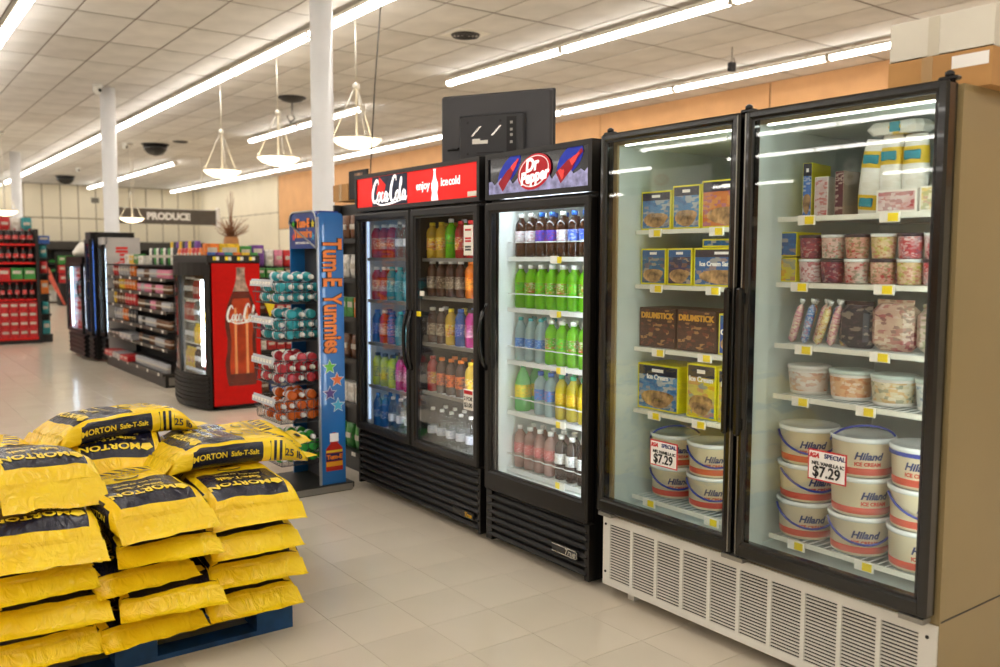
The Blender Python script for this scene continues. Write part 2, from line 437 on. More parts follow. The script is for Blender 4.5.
j_blue = juicy('blue_drink', '#1d5ca8', .12, .45); j_teal = juicy('teal_drink', '#2f8d98', .12, .45); j_lime = juicy('lime_drink', '#c6d83c', .12, .5)
j_yel = juicy('yellow_soda', '#d8c832', .12, .5); j_lg = juicy('pale_green_soda', '#8be892', .12, .6); j_or = juicy('orange_drink', '#e07a20', .12, .45)
j_dark = juicy('dark_tea', '#4a2418', .12, .3); j_mag = juicy('magenta_drink', '#c22a86', .12, .45); j_pink = juicy('pink_drink', '#c88a80', .12, .5); j_ice = juicy('icy_water', '#b9d6da', .1, .6)
bottle('green', 'soda', j_green, printed('lbl_green', ['#3fae1a', '#6fd01c', '#c42c22', '#58b81c'], 30), capw)
bottle('green2', 'soda', j_green, printed('lbl_green2', ['#58b020', '#c43a28', '#e8e6d0', '#4a9c1c'], 26, seed=2), capw)
bottle('purple', 'soda', j_cola, printed('lbl_purple', ['#4436a8', '#6a48c0', '#c02838', '#3a2c98'], 22), capb)
bottle('silver', 'soda', j_cola, printed('lbl_silver', ['#c8c4cc', '#e8e6ea', '#b03a4c', '#d8d4dc'], 22), capw)
bottle('bluec', 'soda', j_cola, printed('lbl_blue', ['#2a54c0', '#4a80e0', '#d8dce8', '#2848b0'], 22), capb)
bottle('aqua', 'water', j_ice, printed('lbl_aqua', ['#2468b8', '#3a8cd0', '#9cc8e8', '#1f58a8'], 24), capt)
bottle('limeade', 'litre', j_lg, printed('lbl_limeade', ['#e8d418', '#f0e040', '#60b838', '#e8cc10'], 20), capg)
bottle('skyb', 'soda', j_ice, printed('lbl_sky', ['#3878c8', '#4a90d8', '#c83838', '#2c60b0'], 24), capb)
bottle('yellow', 'soda', j_yel, printed('lbl_yellow', ['#e0c020', '#d8a818', '#e8dc70', '#c87820'], 24), capg)
bottle('pinkl', 'soda', juicy('pinkish_clear', '#c8a096', .1, .55), printed('lbl_pink', ['#d87878', '#c86068', '#ecc8c0', '#d08080'], 24), capw)
bottle('rootw', 'soda', j_cola, printed('lbl_white', ['#e8e8e4', '#d8d8d8', '#889098', '#f0f0ec'], 26), capw)
bottle('redsport', 'sport', j_red, printed('lbl_reds', ['#a83020', '#d8d0c8', '#801818', '#e0a090'], 26), capw)
bottle('tealsport', 'sport', j_teal, printed('lbl_teals', ['#2a7a8c', '#88c8cc', '#185868', '#c0dcdc'], 26), capt)
bottle('bluesport', 'sport', j_blue, printed('lbl_blues', ['#2048a8', '#5878c8', '#c8d0e0', '#182878'], 26), capb)
bottle('limesport', 'sport', j_lime, printed('lbl_limes', ['#a8b830', '#303848', '#d8e058', '#90a028'], 22), capk)
bottle('magsport', 'sport', j_mag, printed('lbl_mags', ['#a02070', '#e0b0c8', '#601848', '#d05898'], 22), capk)
bottle('bluewater', 'water', j_blue, printed('lbl_bw', ['#184a98', '#3068b0', '#90b0d8', '#e0e8f0'], 22), capb)
bottle('clearw', 'water', m_clear, printed('lbl_cw', ['#c8ccd4', '#e0e2e6', '#8890b8', '#d0d4da'], 24), capw)
bottle('yeljuice', 'juice', juicy('yellow_juice', '#e4c038', .12, .5), printed('lbl_yj', ['#f0d030', '#c83a28', '#e8e4d0', '#4a9030'], 22), capy)
bottle('redjuice', 'juice', j_red, printed('lbl_rj', ['#b02828', '#e8b830', '#e8e0d0', '#7c1820'], 22), capr)
bottle('tea', 'juice', j_dark, printed('lbl_tea', ['#584030', '#c8b8a0', '#382418', '#988060'], 24), capw)
bottle('orange', 'juice', j_or, printed('lbl_or', ['#e07818', '#f0a838', '#582010', '#d84818'], 22), capo)
bottle('blackor', 'juice', j_dark, printed('lbl_bo', ['#e86820', '#281410', '#f08828', '#481c10'], 20), capo)

# ================================================================== upright coolers
m_line_dark = mat('cooler_lining_grey', '#bcc4ca', .5, var=.03)
m_line_white = mat('cooler_lining_white', '#e6ebe8', .45, var=.02)
m_frame = mat('cooler_frame', '#161413', .36, var=.08, scale=4, spec=.35)
m_lamp_w = emit_mat('cooler_lamp_white', '#eaf6ff', COOLER_POWER*3.4)
m_lamp_b = emit_mat('cooler_lamp_blue', '#eaf0ff', COOLER_POWER*4.6)
m_lamp_f = emit_mat('freezer_lamp', '#eef6f0', COOLER_POWER*1.6)
m_wire = mat('white_wire', '#dfe2e0', .4, var=0)
def cabinet(t, y0, y1, z0, z1, dep, xs, outer, lining, wall=.045, floor_z=.36, ceil_z=1.8):
    bx('cabinet_side', outer, t, xs, dep, y0, y0+wall, z0, z1); bx('cabinet_side', outer, t, xs, dep, y1-wall, y1, z0, z1)
    bx('cabinet_back', outer, t, dep-wall, dep, y0+wall, y1-wall, z0, z1)
    bx('cabinet_top', outer, t, xs, dep-wall, y0+wall, y1-wall, ceil_z, z1)
    bx('cabinet_bottom', outer, t, xs, dep-wall, y0+wall, y1-wall, z0, floor_z)
    e = .004; b = MB()
    b.box(xs+.01, dep-wall, y0+wall, y0+wall+e, floor_z, ceil_z); b.box(xs+.01, dep-wall, y1-wall-e, y1-wall, floor_z, ceil_z)
    b.box(dep-wall-e, dep-wall, y0+wall, y1-wall, floor_z, ceil_z); b.box(xs+.01, dep-wall, y0+wall, y1-wall, ceil_z-e, ceil_z); b.box(xs+.01, dep-wall, y0+wall, y1-wall, floor_z, floor_z+e)
    b.build('lining', lining, t)
def wire_shelf(t, x0, x1, y0, y1, z, rail=.018, n=18, mt=None):
    s = bx('shelf', mt or m_wire, t, x0, x0+.008, y0, y1, z-rail, z+.002)
    b = MB()
    for i in range(n):
        y = y0+(i+.5)*(y1-y0)/n; b.tube([(x0+.008, y, z-.003), (x1, y, z-.003)], .0022, 4)
    for x in (x0+.2, x1-.05): b.tube([(x, y0, z-.007), (x, y1, z-.007)], .003, 4)
    b.build('shelf_wires', m_wire, s)
    return s
def door(t, y0, y1, z0, z1, fw, mframe, x0=-.02, x1=.03, hy=None, hz=(.9, 1.25), fwb=None, hname='handle', hm=None, fwr=None, hb=.045):
    b = MB(); fwb = fwb or fw; fwr = fwr or fw
    b.rbox(x0, x1, y0, y0+fwr, z0, z1, .008); b.rbox(x0, x1, y1-fw, y1, z0, z1, .008)
    b.rbox(x0, x1, y0+fwr*.6, y1-fw*.6, z1-fw, z1, .008); b.rbox(x0, x1, y0+fwr*.6, y1-fw*.6, z0, z0+fwb, .008)
    d = b.build('door', mframe, t)
    b = MB(); g = .006
    for (a, c, e, f) in ((y0+fwr-.004, y0+fwr+g, z0+fwb-.004, z1-fw+.004), (y1-fw-g, y1-fw+.004, z0+fwb-.004, z1-fw+.004)): b.box(x0+.008, x0+.014, a, c, e, f)
    for (e, f) in ((z0+fwb-.004, z0+fwb+g), (z1-fw-g, z1-fw+.004)): b.box(x0+.008, x0+.014, y0+fwr, y1-fw, e, f)
    b.build('gasket', m_darkgrey, d)
    bx('glass', m_glass, d, x0+.016, x0+.022, y0+fwr-.003, y1-fw+.003, z0+fwb-.003, z1-fw+.003)
    if hy is not None:
        b = MB(); a, c = hz; k = 9
        b.tube([(x0-hb*math.sin(PI*i/(k-1))**.6 if 0 < i < k-1 else x0+.002, hy, a+(c-a)*i/(k-1)) for i in range(k)], .011, 8)
        b.build(hname, hm or m_blackgloss, d)
    return d
def grille(t, x0, y0, y1, z0, z1, n, mt):
    g = bx('base_grille', mt, t, x0+.012, x0+.05, y0, y1, z0, z1)
    h = (z1-z0)/n
    me = MB()
    me.prism([(x0+.02, 0), (x0-.004, .002), (x0-.008, h*.25), (x0+.002, h*.6), (x0+.02, h*.8)], lambda u, v, d: (u, d, v), y0+.004, y1-.004)
    mesh = me.mesh('louver', mt)
    bm = bmesh.new(); bm.from_mesh(mesh); bmesh.ops.recalc_face_normals(bm, faces=bm.faces); bm.to_mesh(mesh); bm.free()
    for i in range(n): link('louver', mesh, g, (0, 0, z0+h*(i+.1)))
    return g
XF = 2.65
# ---------------- single-door cooler under the dark berry-soda sign
D0, D1 = -.405, .405; DYC = 3.33
dr = thing('drink_cooler', 'single-door black drink cooler with a dark soda sign, brightly lit shelves', 'cooler', (XF, DYC, 0))
cabinet(dr, D0, D1, .03, 2.03, .76, .032, m_black, m_line_white, floor_z=.375, ceil_z=1.79)
dd = door(dr, D0+.002, D1-.002, .3, 1.785, .045, m_frame, hy=D1-.025, hz=(.93, 1.27), fwb=.1, fwr=.04)
hs = MB(); 
for (a, c, e, f) in ((D0, D1, 1.80, 1.826), (D0, D1, 2.004, 2.03), (D0, D0+.026, 1.826, 2.004), (D1-.026, D1, 1.826, 2.004)): hs.box(-.012, .06, a, c, e, f)
hdr = hs.build('header_frame', m_frame, dr)
m_sign_dark = mat('sign_dark_print', '#0c0c12', .12, var=.25, scale=9, emit='#0c0c14', estr=.35, coat=.25)
sgn = bx('sign_panel', m_sign_dark, hdr, -.004, .05, D0+.026, D1-.026, 1.826, 2.004)
def P2(b_, poly, x, mt, parent, nm, dx=.0015):   # flat print: (px,py) polygon on the sign face; u to the right = -y
    bb = MB(); bb.prism(poly, lambda u, v, d: (x-d, -u, v), 0, dx); return bb.build(nm, mt, parent)
def lit(name, c, s=.35, **k): return mat(name, c, .3, var=k.get('var', .05), scale=25, emit=c, estr=s, spec=.2)
sx = -.0045
def ell(cx, cz, a, c, n=28, rot=0, k=0):
    return [(cx+a*math.cos(t)*math.cos(rot)-c*math.sin(t)*math.sin(rot), cz+a*math.cos(t)*math.sin(rot)+c*math.sin(t)*math.cos(rot)) for t in (2*PI*i/n for i in range(n))]
P2(0, ell(-.21, 1.94, .11, .05, rot=.65), sx, lit('sign_blue_glow', '#1c2f9c'), hdr, 'sign_glow')
P2(0, ell(.25, 1.95, .10, .055, rot=.55), sx, lit('sign_blue_glow', '#1c2f9c'), hdr, 'sign_glow')
ice = [(-.378, 1.827)] + [(-.378+.756*i/30, 1.888+.012*math.sin(i*2.1)+.008*math.sin(i*5.3)+(.012 if i > 20 else 0)) for i in range(31)] + [(.378, 1.827)]
P2(0, ice, sx-.0018, lit('sign_ice', '#8f8eb4', var=.5), hdr, 'sign_ice')
def mini_bottle(cx, cz, ln, wd, rot, d):
    pr = [(0, .5), (.12, .5), (.22, .46), (.5, .42), (.62, .3), (.78, .16), (1, .15)]
    poly = [(x-.5, w_) for x, w_ in pr]+[(x-.5, -w_) for x, w_ in reversed(pr)]
    return [(cx+x*ln*math.cos(rot)-y*wd*math.sin(rot), cz+x*ln*math.sin(rot)+y*wd*math.cos(rot)) for x, y in poly]
P2(0, mini_bottle(-.205, 1.92, .19, .055, .72, 0), sx-.0036, lit('sign_red_bottle', '#8c1420'), hdr, 'sign_bottle')
P2(0, mini_bottle(.255, 1.93, .2, .06, .6, 0), sx-.0036, lit('sign_red_bottle', '#8c1420'), hdr, 'sign_bottle')
P2(0, mini_bottle(.29, 1.955, .07, .03, .6, 0), sx-.0052, lit('sign_red_cap', '#e0403c'), hdr, 'sign_cap')
P2(0, mini_bottle(.20, 1.895, .035, .05, .6, 0), sx-.0052, lit('sign_red_cap', '#d85a60'), hdr, 'sign_cap')
P2(0, mini_bottle(-.155, 1.963, .07, .028, .72, 0), sx-.0052, lit('sign_red_cap', '#e0403c'), hdr, 'sign_cap')
P2(0, ell(-.005, 1.916, .128, .082, rot=.2), sx-.0054, lit('sign_red_oval', '#b01624'), hdr, 'sign_oval')
P2(0, ell(-.007, 1.918, .116, .072, rot=.2), sx-.0070, lit('sign_oval_ring', '#eadada'), hdr, 'sign_oval_ring')
P2(0, ell(-.005, 1.919, .109, .066, rot=.2), sx-.0086, lit('sign_red_oval2', '#a0121e'), hdr, 'sign_oval_inner')
lw = lit('sign_white', '#f4f0f0', .6)
rt_ = Vector((0, -1, .12)); up_ = Vector((0, .12, 1))
text('sign_lettering', 'Dr', .085, lw, hdr, (sx-.010, .02, 1.946), rt_, up_, bold=.003, shear=.25)
text('sign_lettering', 'Pepper', .078, lw, hdr, (sx-.010, .0, 1.893), rt_, up_, bold=.003, shear=.25, sx=.95)
grille(dr, 0, D0+.012, D1-.012, .045, .285, 6, m_black)
bx('grille_post', m_frame, dr, -.002, .04, D1-.05, D1, .03, .295); bx('grille_post', m_frame, dr, -.002, .04, D0, D0+.03, .03, .295)
bd = bx('badge', m_darkgrey, dr, -.014, -.006, D0+.07, D0+.25, .115, .155)
bx('badge_rim', m_chrome, bd, -.015, -.013, D0+.07, D0+.25, .15, .155); bx('badge_rim', m_chrome, bd, -.015, -.013, D0+.07, D0+.25, .115, .119)
bx('badge_rim', m_chrome, bd, -.015, -.013, D0+.07, D0+.074, .115, .155)
text('badge_lettering', 'True', .04, m_chrome, bd, (-.0145, D0+.12, .135), (0, -1, 0), (0, 0, 1), shear=.3, bold=.001)
bx('lamp_strip', m_lamp_w, dr, .036, .06, D0+.046, D0+.056, .42, 1.74)
bx('lamp_strip', m_lamp_w, dr, .036, .06, D0+.1, D1-.1, 1.772, 1.784)
DZ = [1.51, 1.248, .975, .709, .408]
for z in DZ:
    s = wire_shelf(dr, .095, .69, D0+.05, D1-.05, z, rail=.02)
    b = MB()
    ys = [D1-.06-i*.015 for i in range(46)]
    b.tube([(.10-.012*abs(math.sin((y-.324)*PI/.084)), y, z+.075) for y in ys], .0028, 4)
    b.build('bottle_guard', m_wire, s)
    bx('price_tag', m_tag, s, .089, .094, -.12 if z < 1 else -.06, -.055 if z < 1 else .0, z-.03, z+.006)
    bx('price_tag_band', m_tagy, s, .087, .0895, -.085, -.055, z-.028, z+.002)
rows = [
 (['silver','silver','purple','purple','silver','bluec','bluec'], 'cola bottle on the top shelf of the single-door cooler', 'top shelf colas'),
 (['green','green2','green','green2','green2','green','green2'], 'bright green soda bottle, second shelf of the single-door cooler', 'green sodas second shelf'),
 (['aqua','aqua','aqua','green2','green','green2','green2'], '', 'third shelf sodas'),
 (['limeade','limeade','skyb','skyb','yellow','yellow','yellow'], '', 'fourth shelf sodas'),
 (['pinkl','pinkl','pinkl','pinkl','rootw','rootw','rootw'], '', 'bottom shelf sodas')]
KL = {'silver': 'dark cola bottle with a silvery red label', 'purple': 'dark cola bottle with a purple label', 'bluec': 'dark cola bottle with a blue label',
 'green': 'bright green soda bottle with white cap', 'green2': 'bright green soda bottle with red and white label', 'aqua': 'clear water bottle with blue label and teal cap', 'limeade': 'large pale green soda bottle with yellow label',
 'skyb': 'clear soda bottle with blue label', 'yellow': 'yellow soda bottle with green cap', 'pinkl': 'pinkish clear soda bottle with white cap', 'rootw': 'dark root beer bottle with white label and cap'}
SN = ['top', 'second', 'third', 'fourth', 'bottom']
for si, (ks, _, g) in enumerate(rows):
    for r_ in range(2):
        for i, k in enumerate(ks):
            if k == 'limeade' and i == 1 and r_ == 0: continue
            y = .315-.0835*i
            lab = KL[k]+(', ' if r_ == 0 else ', back row, ')+'%s shelf of single-door cooler' % SN[si]
            put_bottle(k, (XF+.155+r_*.088, DYC+y+(.02 if k == 'limeade' else 0)*(-1), DZ[si]+.0015), lab, '%s %s row %d' % (g, k, r_))

# ---------------- double-door red-sign cooler
K0, K1 = -.7025, .7025; KYC = 4.4925
ck = thing('drink_cooler', 'double-door black drink cooler with a red cola sign reading enjoy ice cold', 'cooler', (XF, KYC, 0))
cabinet(ck, K0, K1, .03, 2.03, .76, .032, m_black, m_line_dark, floor_z=.375, ceil_z=1.79)
door(ck, .005, K1-.002, .39, 1.785, .045, m_frame, hy=.025, hz=(.85, 1.2), hb=.028)
dR = door(ck, K0+.002, -.005, .39, 1.785, .045, m_frame, hy=-.025, hz=(.85, 1.2), hb=.028)
hs = MB()
for (a, c, e, f) in ((K0, K1, 1.80, 1.824), (K0, K1, 2.006, 2.03), (K0, K0+.024, 1.824, 2.006), (K1-.024, K1, 1.824, 2.006)): hs.box(-.012, .06, a, c, e, f)
khd = hs.build('header_frame', m_frame, ck)
bx('sign_panel', lit('sign_red', '#d3150f', .55), khd, -.004, .05, K0+.024, K1-.024, 1.824, 2.006)
P2(0, [(-.475, 1.826), (-.045, 1.826), (-.045, 2.004), (-.475, 2.004)], sx, lit('sign_navy', '#141a34', .3, var=.5), khd, 'sign_block')
P2(0, [(-.42, 1.90), (-.34, 1.86), (-.30, 1.95), (-.38, 2.0)], sx-.0016, lit('sign_red', '#d3150f', .55), khd, 'sign_patch')
COKE = [[(.75,.72,.05),(.70,.86,.08),(.52,.88,.10),(.28,.62,.15),(.16,.30,.16),(.25,.06,.12),(.48,.06,.08),(.66,.24,.04)],
 [(.80,.40,.05),(.68,.28,.10),(.68,.10,.10),(.80,.04,.07),(.92,.18,.10),(.90,.36,.08),(.80,.40,.05),(.98,.36,.04)],
 [(1.24,.34,.06),(1.16,.40,.06),(1.05,.26,.11),(1.06,.08,.11),(1.18,.04,.07),(1.32,.16,.04)],
 [(1.58,.36,.05),(1.46,.40,.06),(1.36,.22,.11),(1.40,.06,.10),(1.52,.10,.07),(1.60,.36,.09),(1.58,.10,.11),(1.66,.04,.07),(1.78,.16,.04)],
 [(1.76,.26,.09),(1.92,.30,.09)],
 [(2.5,.80,.05),(2.46,.96,.08),(2.28,.96,.10),(2.05,.64,.15),(1.95,.28,.16),(2.04,.04,.12),(2.26,.04,.08),(2.44,.22,.04)],
 [(2.58,.40,.05),(2.46,.28,.10),(2.46,.10,.10),(2.58,.04,.07),(2.70,.18,.10),(2.68,.36,.08),(2.58,.40,.05),(2.76,.36,.04)],
 [(2.76,.30,.04),(2.98,.62,.06),(3.02,.86,.07),(2.92,.86,.07),(2.84,.5,.11),(2.84,.14,.11),(2.94,.04,.07),(3.06,.16,.04)],
 [(3.30,.36,.05),(3.18,.40,.06),(3.08,.22,.11),(3.12,.06,.10),(3.24,.10,.07),(3.32,.36,.09),(3.30,.10,.11),(3.38,.04,.07),(3.50,.16,.04)],
 [(.45,.02,.03),(1.1,-.12,.06),(2.1,-.07,.06),(2.9,.0,.02)]]
def coke_script(parent, mt, fn, fat=1.0, name='script_lettering'):
    b = MB()
    for i, s in enumerate(COKE): ribbon(b, [(x, y, w_*fat) for x, y, w_ in s], fn, i*.0004)
    return b.build(name, mt, parent, fix=False)
coke_script(khd, lw, lambda u, v, d: (sx-.0036-d, -(-.485+u*.128), 1.846+v*.15), 1.35)
text('sign_lettering', 'enjoy', .068, lw, khd, (sx-.002, -.135, 1.915), (0, -1, 0), (0, 0, 1), bold=.0012)
text('sign_lettering', 'ice', .066, lw, khd, (sx-.002, -.362, 1.922), (0, -1, 0), (0, 0, 1), bold=.0012); text('sign_lettering', 'cold', .066, lw, khd, (sx-.002, -.462, 1.922), (0, -1, 0), (0, 0, 1), bold=.0012)
bp = [(0, .5), (.1, .46), (.25, .36), (.42, .5), (.55, .46), (.68, .24), (.8, .15), (.94, .13), (.95, .18), (1, .18)]
P2(0, [(.258+w_*.072, 1.826+x*.175) for x, w_ in bp]+[(.258-w_*.072, 1.826+x*.175) for x, w_ in reversed(bp)], sx, lw, khd, 'sign_bottle')
bx('sticker', m_tag, khd, -.007, -.004, K0+.03, K0+.115, 1.83, 1.856)
grille(ck, 0, K0+.012, K1-.012, .045, .375, 8, m_black)
bx('grille_post', m_frame, ck, -.002, .04, K0, K0+.025, .03, .385); bx('grille_post', m_frame, ck, -.002, .04, K1-.025, K1, .03, .385)
bd = bx('badge', m_darkgrey, ck, -.014, -.006, K0+.05, K0+.25, .095, .13)
text('badge_lettering', 'True', .036, mat('gold_print', '#d8a820', .3, metal=.5, var=0), bd, (-.0145, K0+.1, .113), (0, -1, 0), (0, 0, 1), shear=.3, bold=.001)
for y, lm in ((.014, m_lamp_b), (K0+.052, m_lamp_b)): bx('lamp_strip', lm, ck, .036, .058, y-.005, y+.005, .45, 1.74)
bx('lamp_strip', emit_mat('cooler_lamp_blue_dim', '#c4dcff', COOLER_POWER*.12), ck, .05, .064, K1-.053, K1-.049, .45, 1.74)
LZ = [1.505, 1.237, .96, .68, .40]; RZs = [1.503, 1.282, 1.01, .722, .40]
for z in LZ:
    s = wire_shelf(ck, .05, .69, .03, K1-.05, z, n=16, mt=m_steel)
for z in RZs:
    s = wire_shelf(ck, .05, .69, K0+.05, -.03, z, n=16, mt=m_steel)
bx('mullion', m_black, ck, .034, .7, -.012, .006, .38, 1.79)
KL.update({'redsport': 'red sports drink', 'tealsport': 'teal sports drink', 'bluesport': 'blue sports drink', 'limesport': 'lime sports drink', 'magsport': 'magenta sports drink', 'bluewater': 'blue water bottle',
 'clearw': 'clear empty-looking water bottle', 'yeljuice': 'yellow juice bottle', 'redjuice': 'red juice bottle', 'tea': 'dark tea bottle', 'orange': 'orange juice drink bottle', 'blackor': 'black and orange energy drink bottle'})
LROWS = [['redsport']*3+['clearw']*2, ['redsport']*2+['tealsport']*3, ['bluesport','redsport','bluesport','tealsport','tealsport'], ['limesport']*3+['magsport']*2, ['bluewater']*2+['clearw']*3]
RROWS = [['yeljuice','yeljuice','green','redjuice','redjuice','clearw'], ['tea','tea','tea','tea','orange','redjuice'], ['tea','tea','yeljuice','bluesport','magsport','redjuice'],
         ['redjuice','blackor','blackor','blackor','yeljuice','yeljuice'], ['clearw']*6]
for side, RW, ZZ, y0, st, ds in (('left', LROWS, LZ, 5.10, .1, 'far door'), ('right', RROWS, RZs, 4.42, .1, 'door next to the single-door cooler')):
    for si, ks in enumerate(RW):
        for r_ in range(2):
            for i, k in enumerate(ks):
                if side == 'right' and i*st > .56: continue
                if r_ == 1 and (si+i) % 4 == 3: continue
                lab = KL[k]+(', ' if r_ == 0 else ', back row, ')+'%s shelf, %s door of red-sign cooler' % (SN[si], 'far' if side == 'left' else 'near')
                put_bottle(k, (XF+.095+r_*.09, y0-st*i, ZZ[si]+.0015), lab, '%s %s %s %d' % (ds, SN[si], k, r_))
# stickers on the doors
st_ = bx('door_sticker', m_tag, dR, -.0085, -.005, K0+.065, K0+.15, 1.52, 1.68, .02)
for i, (c, z) in enumerate((('#d02020', 1.655), ('#d02020', 1.61), ('#d02020', 1.595), ('#333333', 1.55), ('#333333', 1.565))):
    bx('sticker_print', mat('print_'+c, c, .5, var=0), dR, -.0095, -.0085, K0+.08, K0+.135, z-.005, z+.005)
bx('door_sticker', m_tag, dR, -.0085, -.005, K0+.06, K0+.15, .69, .80); bx('sticker_print', mat('print_#d02020', '#d02020'), dR, -.0095, -.0085, K0+.065, K0+.145, .775, .795)
text('sticker_print', '2 FOR', .03, m_ink, dR, (-.0087, K0+.105, .75), (0, -1, 0), (0, 0, 1)); text('sticker_print', '$3.00', .034, m_ink, dR, (-.0087, K0+.105, .715), (0, -1, 0), (0, 0, 1))
for (y, z) in ((-.10, 1.30), (-.06, 1.18)): bx('price_tag', m_tag if z > 1.2 else m_tagy, dR, -.0085, -.005, y-.045, y, z-.012, z+.016)

# ================================================================== two-door freezer
F0, F1 = -.7525, .7525; FYC = 2.0825
m_tan = mat('freezer_tan_enamel', '#98865f', .38, var=.04, scale=2)
m_grill = mat('grille_offwhite', '#dcdad2', .45, var=.03)
m_frost = mat('freezer_lining', '#c9d6d2', .5, var=.04)
fz = thing('freezer', 'large two-door display freezer in tan enamel with white base grille', 'freezer', (XF, FYC, 0))
cabinet(fz, F0, F1, .055, 2.02, .9, .012, m_tan, m_frost, floor_z=.40, ceil_z=1.985)
m_fdoor = mat('freezer_door_black', '#0a0a0c', .2, var=.05, coat=.3)
fdL = door(fz, .012, F1-.004, .40, 2.028, .03, m_fdoor, x0=-.052, x1=.008, fwb=.055, fwr=.036)
fdR = door(fz, F0+.012, -.008, .40, 2.028, .03, m_fdoor, x0=-.052, x1=.008, fwb=.055, fwr=.036)
for d_, y in ((fdL, .03), (fdR, -.026)):
    b = MB(); b.rbox(-.085, -.062, y-.012, y+.012, .86, 1.40, .006); b.box(-.066, -.05, y-.008, y+.008, .88, .92); b.box(-.066, -.05, y-.008, y+.008, 1.34, 1.38)
    b.build('handle', m_blackgloss, d_)
    bx('trim_strip', m_steel, d_, -.0535, -.052, (y-.012 if y > 0 else y+.008), (y-.008 if y > 0 else y+.012), .41, 2.02)
for y in (F1-.03, .0, F0+.03):
    b = MB(); b.rbox(-.03, .0, y-.03, y+.03, 2.028, 2.040, .004); b.lathe([(.014, 2.04), (.014, 2.052), (.006, 2.058)], 8, (-.015, y, 0)); b.build('hinge', m_blackgloss, fz)
for y0_, y1_ in ((F1-.1, F1-.02), (-.05, .05), (F0+.02, F0+.1)): bx('lower_hinge', m_steel, fz, -.05, .0, y0_, y1_, .382, .398)
pn = MB()
NC = 10; z0, z1 = .055, .372; ya, yb = F0+.05, F1-.035; cw = (yb-ya)/NC; bar = .017
pn.box(0, .008, F0, F1, z0, z0+.028); pn.box(0, .008, F0, F1, z1-.038, z1); pn.box(0, .008, F0, ya+bar/2, z0+.028, z1-.038); pn.box(0, .008, yb-bar/2, F1, z0+.028, z1-.038)
for i in range(1, NC): pn.box(0, .008, ya+i*cw-bar/2, ya+i*cw+bar/2, z0+.028, z1-.038)
gp = pn.build('base_panel', m_grill, fz)
bx('slot_shade_plate', m_ink, fz, .0085, .0115, F0+.02, F1-.02, .06, .37)  # black plate close behind the slats, painting in the shade of the slots
lv = MB(); ns = 20; hh = (z1-z0-.066)/ns
for i in range(ns): lv.box(.001, .005, -cw/2, cw/2, z0+.028+i*hh, z0+.028+i*hh+hh*.45)
lme = lv.mesh('louver_slats', m_grill)
for i in range(NC):
    o = link('louver_slats', lme, gp, (0, ya+(i+.5)*cw, 0)); o['kind'] = 'stuff'
for y, z in ((F1-.018, .33), (F1-.018, .115), (F0+.03, .33)):
    b = MB(); b.lathe([(.006, -.003), (.006, .001)], 8, (0, y, z), axis='x'); b.build('screw', m_ink, gp)
for x in (.06, .8):
    for y in (F0+.12, F1-.12): bx('foot', m_grill, fz, x, x+.05, y-.02, y+.02, 0, .056)
bx('side_seam', m_darkgrey, fz, .02, .9, F0-.0015, F0+.001, .378, .383)
bx('mullion', m_frost, fz, .012, .09, -.03, .03, .40, 1.985)
for y in (.036, F0+.052): bx('lamp_tube', m_lamp_f, fz, .052 if y > 0 else .02, .072 if y > 0 else .04, y-.006, y+.006, .5, 1.93)
bx('lamp_tube', m_lamp_f, fz, .014, .024, .06, F1-.09, 1.979, 1.983); bx('lamp_tube', m_lamp_f, fz, .014, .024, F0+.09, -.06, 1.979, 1.983)
FLZ = [1.625, 1.39, 1.117, .843, .455]; FRZ = [1.655, 1.416, 1.19, 1.0, .465]
m_rail = mat('shelf_rail', '#dcdccf', .45, var=.02)
for ZZ, y0_, y1_ in ((FLZ, .04, F1-.06), (FRZ, F0+.06, -.04)):
    for z in ZZ:
        s = wire_shelf(fz, .115, .83, y0_, y1_, z, rail=.016, n=22, mt=m_rail)
        for q in range(2):
            y = y1_-.06-q*.28-R.random()*.1
            bx('price_tag', m_tag, s, .105, .112, y-.07, y, z-.03, z+.004); bx('price_tag_band', m_tagy, s, .1035, .1052, y-.065, y-.03, z-.027, z+.0)
bx('wall_divider', m_frost, fz, .09, .855, -.006, .006, .42, 1.98)
# offer signs stuck on the doors
m_signred = mat('offer_sign_red', '#c8242c', .5, var=0)
def offer(parent, yl, yr, zb, zt, tilt):
    w_ = yl-yr; h_ = zt-zb
    x = -.0375
    o = bx('offer_sign', m_signred, parent, x-.002, x, yr-FYC, yl-FYC, zb, zt)
    bx('offer_paper', m_wtext, parent, x-.0035, x-.002, yr-FYC+.005, yl-FYC-.005, zb+.005, zt-.005)
    cy_ = (yl+yr)/2-FYC; RR, UU = (0, -1, 0), (0, 0, 1)
    navy = mat('navy_ink', '#26306e', .6, var=0)
    text('offer_print', 'SPECIAL', .022, navy, parent, (x-.004, cy_-.03, zt-.018), RR, UU, bold=.0003)
    text('offer_print', 'IGA', .022, m_signred, parent, (x-.004, cy_+.048, zt-.020), RR, UU, bold=.001, shear=.3)
    text('offer_print', 'NFL VANILLA IC', .017, m_ink, parent, (x-.004, cy_-.005, zt-.046), RR, UU, bold=.0003)
    text('offer_print', '$7.29', .052, m_ink, parent, (x-.004, cy_, zb+.030), RR, UU, bold=.0009, sx=.9)
offer(fdL, 2.518, 2.37, .663, .768, 0); offer(fdR, 1.777, 1.632, .755, .86, 0)

